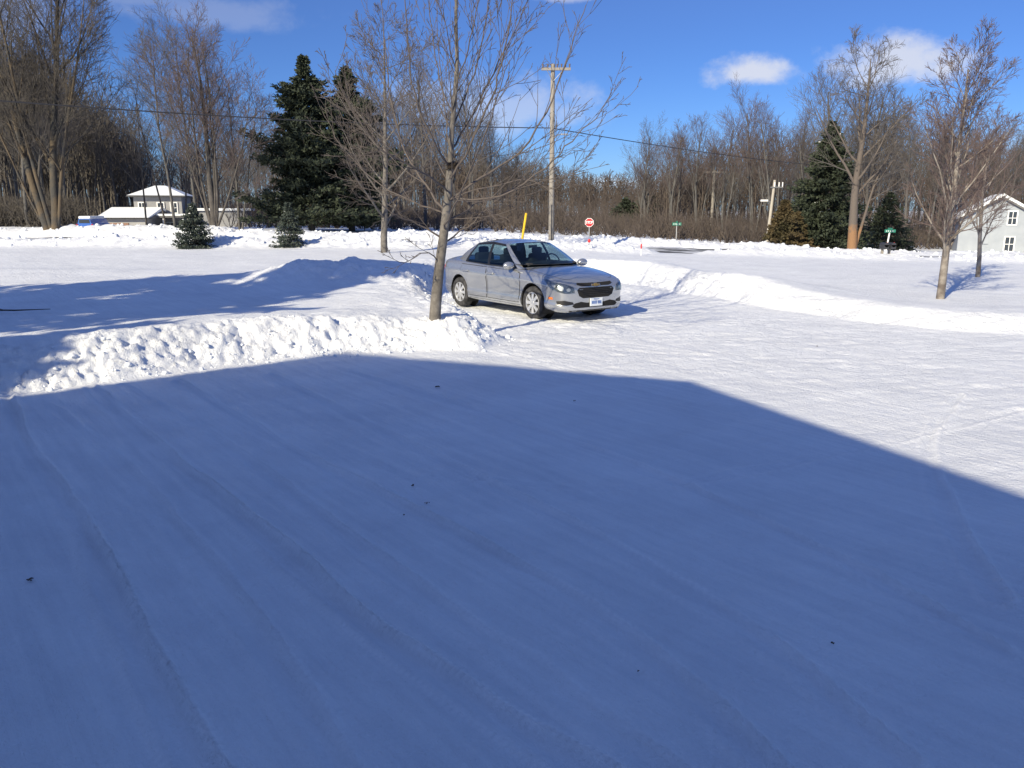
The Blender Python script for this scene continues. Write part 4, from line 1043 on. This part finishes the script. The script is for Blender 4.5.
    for s_ in (1,-1):
        fd = [(-.16,.30),(.90,.30),(.93,.45),(.96,.70),(.93,.86),(.80,.895),(.2,.905),(-.20,.915)]
        rd = [(-.23,.30),(-.23,.45),(-.27,.915),(-.8,.925),(-1.22,.93),(-1.25,.80)] + arch(-1.345,72,18,6,.42) + [(-.93,.36),(-.90,.30)]
        for nm_, pl in (('front_door',fd),('rear_door',rd)):
            big = Vector((sum(p_[0] for p_ in pl)/len(pl), sum(p_[1] for p_ in pl)/len(pl)))
            seam = [(big.x+(p_[0]-big.x)*1.018+math.copysign(.006,p_[0]-big.x), big.y+(p_[1]-big.y)*1.02+math.copysign(.005,p_[1]-big.y)) for p_ in pl]
            patch('door_seam', seam, 'y', M['blackmatte'], off=.0015, side=s_, th=.004, cell=.08)
            d_ = patch(nm_, pl, 'y', M['silver'], off=.005, side=s_, th=.004, cell=.035)
            hx = -.06 if nm_ == 'front_door' else -1.02
            h = bvh.ray_cast(Vector((hx,s_*2,.80)), Vector((0,-s_,0)))[0]
            MB().box((hx,h.y+s_*.036,.805),(.21,.026,.04),bevel=.009).box((hx-.07,h.y+s_*.014,.805),(.03,.03,.028)).box((hx+.07,h.y+s_*.014,.805),(.03,.03,.028)).build('handle', M['silver'], d_, smooth=False)
        patch('side_sill', [(-.93,.185),(.93,.185),(.93,.245),(-.93,.245)], 'y', M['black'], off=.004, side=s_, cell=.1)
        patch('side_marker', [(1.82,.435),(1.93,.43),(1.93,.47),(1.82,.475)], 'y', M['orange'], off=.006, side=s_)
        patch('bumper_seam', [(1.755,.60),(1.765,.60),(1.83,.70),(1.82,.70)], 'y', M['blackmatte'], off=.002, side=s_, th=.003)
        # headlamp: swept back over the fender
        hl = sm([(1.20,.56),(1.17,.665),(.99,.722),(.80,.762),(.62,.80),(.65,.73),(.78,.62),(1.03,.55)])
        hb = patch('headlight', hl, 'd', M['lamp_house'], off=.004, side=s_, th=.01, cell=.04)
        patch('lens', [((x-.92)*.96+.92,(z-.67)*.94+.67) for x,z in hl], 'd', M['lens'], off=.014, side=s_, th=.004, parent=hb, cell=.04)
        for (lx,lz,lr) in ((1.09,.615,.038),(.96,.64,.044),(.82,.685,.030)):
            pl = [(lx+lr*math.cos(R(a)),lz+lr*.9*math.sin(R(a))) for a in range(0,360,30)]
            patch('reflector', pl, 'd', M['reflector'], off=.010, side=s_, th=.003, parent=hb, cell=.03)
        # mirrors
        mb = MB().ball((.68,s_*.955,1.0),(.085,.125,.078),3).build('mirror', M['silver'], root, smooth=True)
        MB().box((.66,s_*.87,.96),(.07,.12,.03)).build('mirror_arm', M['black'], mb)
        # tail lamps
        patch('tail_light', sm([(-2.19,.72),(-2.19,.87),(-2.12,.89),(-2.06,.86),(-2.10,.76)]), 'y', M['redlens'], off=.006, side=s_)
    # ---- front end
    low = [(-.38,.642),(.38,.642),(.43,.60),(.39,.50),(.30,.455),(-.30,.455),(-.39,.50),(-.43,.60)]
    low = [(y*1.06,.55+(z-.55)*1.06) for y,z in low]; g1 = patch('grille', low, 'x', M['blackmatte'], off=.006, th=.01, cell=.05)
    patch('grille_frame', [(y*1.07,.568+(z-.568)*1.16) for y,z in low], 'x', M['silver'], off=.0035, th=.003)
    up = [(-.42,.735),(-.18,.728),(.18,.728),(.42,.735),(.44,.700),(.34,.672),(-.34,.672),(-.44,.700)]
    patch('upper_grille', up, 'x', M['blackmatte'], off=.006, th=.01)
    MB()
    for z in (.51,.545,.58,.61):
        pl = [(-.32,z-.005),(.32,z-.005),(.32,z+.003),(-.32,z+.003)]
        patch('grille_bar', pl, 'x', M['black'], off=.012, th=.004, parent=g1)
    bow = [(-.10,.672),(-.035,.672),(-.035,.656),(.035,.656),(.035,.672),(.10,.672),(.115,.708),(.035,.708),(.035,.724),(-.035,.724),(-.035,.708),(-.085,.708)]
    bow = [(-.105,.678),(-.037,.678),(-.037,.664),(.037,.664),(.037,.678),(.105,.678),(.095,.708),(.037,.708),(.037,.722),(-.037,.722),(-.037,.708),(-.095,.708)]
    bow = [(y,z-.008) for y,z in bow]
    bc = patch('emblem_rim', [(y*1.14,.685+(z-.685)*1.25) for y,z in bow], 'x', M['chrome'], off=.012, th=.004, cell=.2, smooth=False)
    patch('emblem', bow, 'x', M['gold'], off=.017, th=.004, cell=.2, smooth=False)
    intake = [(-.50,.27),(.50,.27),(.56,.31),(.50,.36),(.36,.385),(.22,.36),(-.22,.36),(-.36,.385),(-.50,.36),(-.56,.31)]
    patch('lower_intake', intake, 'x', M['blackmatte'], off=.006, th=.01)
    patch('lower_lip', [(-.60,.20),(.60,.20),(.62,.225),(-.62,.225)], 'x', M['black'], off=.004)
    for s_ in (1,-1):
        fl = patch('fog_light', [(.86,.405),(.885,.345),(1.05,.325),(1.19,.345),(1.17,.385),(1.02,.42)], 'd', M['black'], off=.006, th=.01, side=s_)
    # plate
    PZ = .365; h = bvh.ray_cast(Vector((4,0,PZ)), Vector((-1,0,0)))[0]
    pl = MB().box((h.x+.02,.0,PZ),(.014,.31,.155),bevel=.004).build('license_plate', M['plate'], root)
    for y in (-.105,-.073,-.041,-.009,.045,.077,.109): MB().box((h.x+.0285,y,PZ-.005),(.003,.020,.058)).build('plate_character', M['plateblue'], pl)
    MB().box((h.x+.0285,0,PZ+.058),(.003,.14,.010)).build('plate_heading', M['plateblue'], pl)
    # hood seam & creases
    for s_ in (1,-1):
        L = smooth_line([(.98,.74),(1.4,.735),(1.75,.70),(1.98,.60),(2.05,.46)],6)
        pl = [(a,s_*b_) for a,b_ in L]+[(a-.003,s_*(b_-.008)) for a,b_ in L[::-1]]
        patch('hood_seam', pl, 'z', M['blackmatte'], off=.0015, th=.003, cell=.3)
    # rear end
    patch('rear_plate_recess', [(-.28,.62),(.28,.62),(.28,.76),(-.28,.76)], '-x', M['black'], off=.004)
    patch('rear_bumper_trim', [(-.5,.38),(.5,.38),(.5,.46),(-.5,.46)], '-x', M['black'], off=.004)
    # ---- greenhouse
    low_ = [(1.10,0,.985),(1.05,.40,.978),(.86,.715,.955),(.74,.775,.935),(-.20,.815,.945),(-.29,.815,.948),(-1.22,.785,.972),(-1.60,.655,1.05),(-1.76,.36,1.075),(-1.80,0,1.08)]
    top_ = [(.26,0,1.425),(.22,.33,1.42),(.10,.535,1.395),(.03,.565,1.39),(-.29,.60,1.425),(-.38,.60,1.427),(-.98,.565,1.385),(-1.10,.515,1.365),(-1.20,.30,1.375),(-1.22,0,1.38)]
    key_n = [4,4,2,6,2,8,3,4,4]; 
    def ring(pts):
        P = np.array(pts); res = []; keys = [0]
        for i in range(len(P)-1):
            p0,p1,p2,p3 = P[max(i-1,0)],P[i],P[i+1],P[min(i+2,len(P)-1)]
            if i == 0: p0 = p2*np.array([1,-1,1])
            if i == len(P)-2: p3 = p1*np.array([1,-1,1])
            for t_ in np.linspace(0,1,key_n[i],endpoint=False):
                c = .5*((2*p1)+(-p0+p2)*t_+(2*p0-5*p1+4*p2-p3)*t_*t_+(-p0+3*p1-3*p2+p3)*t_**3); l = p1+(p2-p1)*t_
                res.append(l*.45+c*.55)
            keys.append(len(res))
        res.append(P[-1]); return np.array(res), keys
    A, keys = ring(low_); Bt, _ = ring(top_)
    vl = [-.12,0,.07,.25,.5,.72,.90,1.0]
    n = len(A)
    G = []
    for v_ in vl:
        P = A+(Bt-A)*v_; bul = .035*math.sin(math.pi*max(0,min(1,v_))); ctr = np.array([-.35,0,0]); dr = P-ctr; dr[:,2] = 0
        dr[:,0] *= .35; dr /= np.linalg.norm(dr,axis=1,keepdims=True)+1e-9; G.append(P+dr*bul)
    # roof rows to the centre line
    nr = 5
    for k in range(1,nr+1):
        t_ = k/nr; P = Bt.copy(); P[:,1] *= (1-t_)
        P[:,0] = Bt[:,0]+( (Bt[:,0]+.42)*0 )
        P[:,2] = Bt[:,2]+ (1.476-.028*((P[:,0]+.45)/.75)**2-Bt[:,2])*(1-(1-t_)**2)*np.clip(1-((P[:,0]+.48)/.74)**2,0,1)**.5
        G.append(P)
    G = np.array(G)
    rows_n = len(G)
    def cls(i, r_):   # column i (0..n-2), row r_
        seg = [k for k in range(len(keys)-1) if keys[k] <= i < keys[k+1]][0]
        if r_ >= len(vl)-1: return 'roof'
        if r_ == 0: return 'roof'
        if seg in (0,1): return 'windshield' if r_ < len(vl)-2 or True else 'roof'
        if seg == 2: return 'roof'
        if seg == 3: return 'front_window' if 2 <= r_ < len(vl)-2 else 'trim'
        if seg == 4: return 'trim'
        if seg == 5: return 'rear_side_window' if 2 <= r_ < len(vl)-2 and i < keys[6]-1 else 'trim'
        if seg == 6: return 'roof'
        return 'rear_window'
    parts = {}
    for s_ in (1,-1):
        for r_i in range(rows_n-1):
            for i in range(n-1):
                c = cls(i,r_i); key = c if c in ('roof','windshield','rear_window','trim') else c+('L' if s_>0 else 'R')
                q = [G[r_i,i],G[r_i,i+1],G[r_i+1,i+1],G[r_i+1,i]]; q = [p_*np.array([1,s_,1]) for p_ in q]
                if s_ > 0: q = q[::-1]
                parts.setdefault(key,[]).append(q)
    for key, qs in parts.items():
        b = bmesh.new()
        for q in qs:
            try: b.faces.new([b.verts.new(p_) for p_ in q])
            except Exception: pass
        bmesh.ops.remove_doubles(b, verts=b.verts, dist=.0005); bmesh.ops.dissolve_degenerate(b, dist=.0005, edges=b.edges)
        bmesh.ops.recalc_face_normals(b, faces=b.faces)
        me = bpy.data.meshes.new('x'); b.to_mesh(me); b.free()
        nm_ = key.rstrip('LR'); m_ = {'roof':M['silver'],'trim':M['black']}.get(nm_, M['glass'])
        me.materials.append(m_); o = link({'trim':'window_trim'}.get(nm_,nm_), me, root, smooth=True)
    # ---- cabin
    cab = [tuple(p_) for p_ in (A*np.array([.985,.97,1]))[:, :2]]
    outline = cab+[(x,-y) for x,y in cab[::-1][1:-1]]
    MB().poly([(x,y,1.022 if True else 0) for x,y in outline],(0,0,.004)).build('cabin_floor', M['cloth'], root).location.z = -.006
    for sx, nm_ in ((.0,'front_seat'),(-.95,'rear_seat')):
        for y in ((.37,-.37) if sx == 0 else (.38,-.38)):
            b = MB(); b.box((sx-.12,y,1.03),(.13,.46,.30),rot=None,bevel=.05)
            st = b.build(nm_, M['cloth'], root, smooth=True)
            MB().box((sx-.15,y,1.235),(.09,.25,.14),bevel=.04).build('headrest', M['cloth'], st, smooth=True)
    b = bmesh.new(); 
    a_ = np.linspace(0,2*np.pi,25); P = np.stack([.42+.05*np.cos(a_)*0-.06*np.sin(a_), -0.37*-1+.17*np.cos(a_), 1.03+.15*np.sin(a_)],1)
    v, f = tubes([(P, np.full(25,.014))], 6); b.free(); mesh_np('steering_wheel', v, f, M['black'], root, smooth=True)
    MB().box((.72,0,1.01),(.35,1.25,.07),bevel=.03).build('dashboard', M['cloth'], root)
    MB().box((.20,0,1.335),(.03,.22,.06),bevel=.012).build('rearview_mirror', M['black'], root)
    # ---- wheels
    def lathe(prof, n, m, name, parent, cx, cy, cz, s_):
        b = bmesh.new(); rings = []
        for k in range(n):
            a = 2*math.pi*k/n; rings.append([b.verts.new((r_*math.cos(a), y_*s_, r_*math.sin(a))) for y_,r_ in prof])
        for k in range(n):
            for j_ in range(len(prof)-1):
                try: b.faces.new([rings[k][j_],rings[(k+1)%n][j_],rings[(k+1)%n][j_+1],rings[k][j_+1]])
                except Exception: pass
        bmesh.ops.remove_doubles(b, verts=b.verts, dist=.0004); bmesh.ops.recalc_face_normals(b, faces=b.faces)
        me = bpy.data.meshes.new(name); b.to_mesh(me); b.free(); me.materials.append(m); o = link(name, me, parent, smooth=True); o.location = (cx,cy,cz)
        if hasattr(me,'set_sharp_from_angle'): me.set_sharp_from_angle(angle=R(40))
        return o
    for wx in (1.345,-1.345):
        for s_ in (1,-1):
            we = bpy.data.objects.new('wheel', None); COL.objects.link(we); we.parent = root; we.location = (wx, s_*.765, .315)
            lathe([(-.10,.20),(-.105,.27),(-.09,.31),(-.06,.322),(.06,.322),(.09,.312),(.107,.285),(.105,.24),(.095,.213),(.075,.208)],48,M['tyre'],'tyre',we,0,0,0,s_)
            lathe([(.09,.214),(.098,.208),(.096,.199),(.06,.19),(-.02,.185),(-.09,.2)],48,M['rim'],'rim',we,0,0,0,s_)
            lathe([(.03,.0001),(.03,.19)],40,M['blackmatte'],'brake_disc',we,0,0,0,s_)
            b = MB(); b.cyl((0,s_*.05,0),(0,s_*.10,0),.055,.045,20)
            for k in range(8):
                a = 2*math.pi*k/8; 
                for da in (0,):
                    ca, sa = math.cos(a), math.sin(a)
                    wI, wO = .026,.034
                    pts = [(.04*ca-wI*sa*-1*-1, s_*.093,.04*sa+wI*ca),(.2*ca-wO*sa,s_*.085,.2*sa+wO*ca),(.2*ca+wO*sa,s_*.085,.2*sa-wO*ca),(.04*ca+wI*sa,s_*.093,.04*sa-wI*ca)]
                    b.poly(pts,(0,-s_*.02,0))
            b.build('spokes', M['rim'], we)
    MB().cyl((-1.0,.2,1.43),(-1.12,.2,1.50),.006,n=6)
    # rear antenna fin, badges kept plain
    MB().poly([(-1.0,-.012,1.44),(-1.16,-.012,1.40),(-1.15,-.012,1.455)],(0,.024,0)).build('antenna_fin', M['black'], root)
    # under body shade panel
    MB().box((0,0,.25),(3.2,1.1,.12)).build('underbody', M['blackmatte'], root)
build_car()

# ------------------------------------------------------------------ light, sky, camera
sun = bpy.data.lights.new('sun','SUN'); sun.energy = 5.0; sun.angle = R(.53); sun.color = (1,.885,.64)
so = bpy.data.objects.new('sun', sun); COL.objects.link(so)
Ld = Vector((SD[0]*math.cos(EL), SD[1]*math.cos(EL), -math.sin(EL))); so.rotation_euler = Ld.to_track_quat('-Z','Y').to_euler()
so.location = (-10,-20,30)
wd = bpy.data.worlds.new('World'); SC.world = wd; wd.use_nodes = True; nt = wd.node_tree
bg = nt.nodes['Background']; geo = nt.nodes.new('ShaderNodeTexCoord'); sky = nt.nodes.new('ShaderNodeTexSky'); sky.sky_type = 'NISHITA'; sky.sun_disc = False
sky.sun_elevation = EL; sky.sun_rotation = math.atan2(-SD[0], -SD[1]); sky.air_density = 1.0; sky.dust_density = .3; sky.ozone_density = 3.5; sky.altitude = 200
nz = nt.nodes.new('ShaderNodeTexNoise'); nz.inputs['Scale'].default_value = 24; nz.inputs['Detail'].default_value = 7; nz.inputs['Roughness'].default_value = .6
mp = nt.nodes.new('ShaderNodeMapping'); mp.inputs['Scale'].default_value = (1,1,1.3)
nt.links.new(geo.outputs['Generated'], mp.inputs['Vector']); nt.links.new(mp.outputs['Vector'], nz.inputs['Vector'])
def math_(op, a, b=None, c=None):
    n = nt.nodes.new('ShaderNodeMath'); n.operation = op
    for i, v in enumerate((a,b,c)):
        if v is None: continue
        if isinstance(v,(int,float)): n.inputs[i].default_value = v
        else: nt.links.new(v, n.inputs[i])
    return n.outputs[0]
def dot_(v):
    n = nt.nodes.new('ShaderNodeVectorMath'); n.operation = 'DOT_PRODUCT'; n.inputs[1].default_value = tuple(v)
    nt.links.new(geo.outputs['Generated'], n.inputs[0]); return n.outputs['Value']
nf = math_('MULTIPLY', math_('SUBTRACT', nz.outputs['Fac'], .5), 2.0)
mask = None
for px,py,wx_,wy_,amp in ((750,74,36,15,1.0),(893,68,62,26,.95),(868,78,40,16,.8),(500,112,90,34,.5),(430,108,60,26,.35),(205,14,90,18,.22),(150,2,50,10,.2),(575,-6,36,10,.7),(620,184,60,9,.6),(1040,150,60,20,.3),(-10,20,60,40,.25)):
    d = ray(px,py); d = d/np.linalg.norm(d); rt = np.cross(d,[0,0,1.]); rt /= np.linalg.norm(rt); up = np.cross(rt,d)
    a = math_('MULTIPLY', dot_(rt), F/wx_); b = math_('MULTIPLY', dot_(up), F/wy_)
    b = math_('MULTIPLY', b, math_('ADD', 1.0, math_('MULTIPLY', math_('LESS_THAN', b, 0.0), .5)))
    r2 = math_('SQRT', math_('ADD', math_('MULTIPLY',a,a), math_('MULTIPLY',b,b)))
    fr = math_('GREATER_THAN', dot_(d), 0.2)
    v = math_('ADD', math_('SUBTRACT', 1.2, r2), nf)
    n = nt.nodes.new('ShaderNodeMapRange'); n.interpolation_type = 'SMOOTHSTEP'; n.inputs['From Min'].default_value = 0; n.inputs['From Max'].default_value = .95; n.inputs['To Max'].default_value = amp*.8
    nt.links.new(v, n.inputs['Value']); v = math_('MULTIPLY', n.outputs[0], fr)
    mask = v if mask is None else math_('MAXIMUM', mask, v)
mixn = nt.nodes.new('ShaderNodeMixRGB'); mixn.inputs['Color2'].default_value = (7.4,7.5,8.0,1)
hsv = nt.nodes.new('ShaderNodeHueSaturation'); hsv.inputs['Saturation'].default_value = 1.0
mul = nt.nodes.new('ShaderNodeMixRGB'); mul.blend_type = 'MULTIPLY'; mul.inputs['Fac'].default_value = 1; 
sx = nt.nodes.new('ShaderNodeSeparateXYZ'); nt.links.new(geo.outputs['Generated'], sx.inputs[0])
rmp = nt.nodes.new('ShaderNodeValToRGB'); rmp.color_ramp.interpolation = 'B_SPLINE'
for i, (ps, cl) in enumerate(((0,(.50,.74,1.24)),(.08,(.42,.65,1.12)),(.22,(.38,.55,.96)),(.45,(.75,.8,1.15)),(.75,(1.65,1.5,1.75)),(1,(1.8,1.6,1.8)))):  # low sky toned down, unseen zenith brightened to add light in the shade
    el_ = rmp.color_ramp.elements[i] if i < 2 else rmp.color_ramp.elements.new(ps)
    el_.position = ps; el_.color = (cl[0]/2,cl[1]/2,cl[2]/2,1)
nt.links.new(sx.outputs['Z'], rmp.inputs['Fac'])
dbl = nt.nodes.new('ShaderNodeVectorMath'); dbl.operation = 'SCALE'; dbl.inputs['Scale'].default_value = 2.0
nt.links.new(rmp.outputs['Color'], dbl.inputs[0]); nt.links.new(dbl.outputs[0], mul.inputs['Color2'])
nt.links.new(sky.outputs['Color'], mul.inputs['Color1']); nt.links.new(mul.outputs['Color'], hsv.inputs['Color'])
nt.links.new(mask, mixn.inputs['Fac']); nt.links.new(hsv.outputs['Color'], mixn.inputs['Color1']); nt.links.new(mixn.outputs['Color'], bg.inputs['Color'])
bg.inputs['Strength'].default_value = .081
cam = bpy.data.cameras.new('camera'); co = bpy.data.objects.new('camera', cam); COL.objects.link(co); SC.camera = co
cam.sensor_width = 36; cam.lens = F/1024*36; cam.clip_start = .05; cam.clip_end = 6000
co.location = (0,0,EYE); co.rotation_euler = (math.pi/2-PITCH,0,0)
SC.view_settings.view_transform = 'Standard'; SC.view_settings.look = 'None'; SC.view_settings.exposure = .41; SC.view_settings.gamma = 1
SC.render.engine = 'CYCLES'; SC.cycles.use_denoising = True; SC.cycles.max_bounces = 6; SC.cycles.transparent_max_bounces = 12
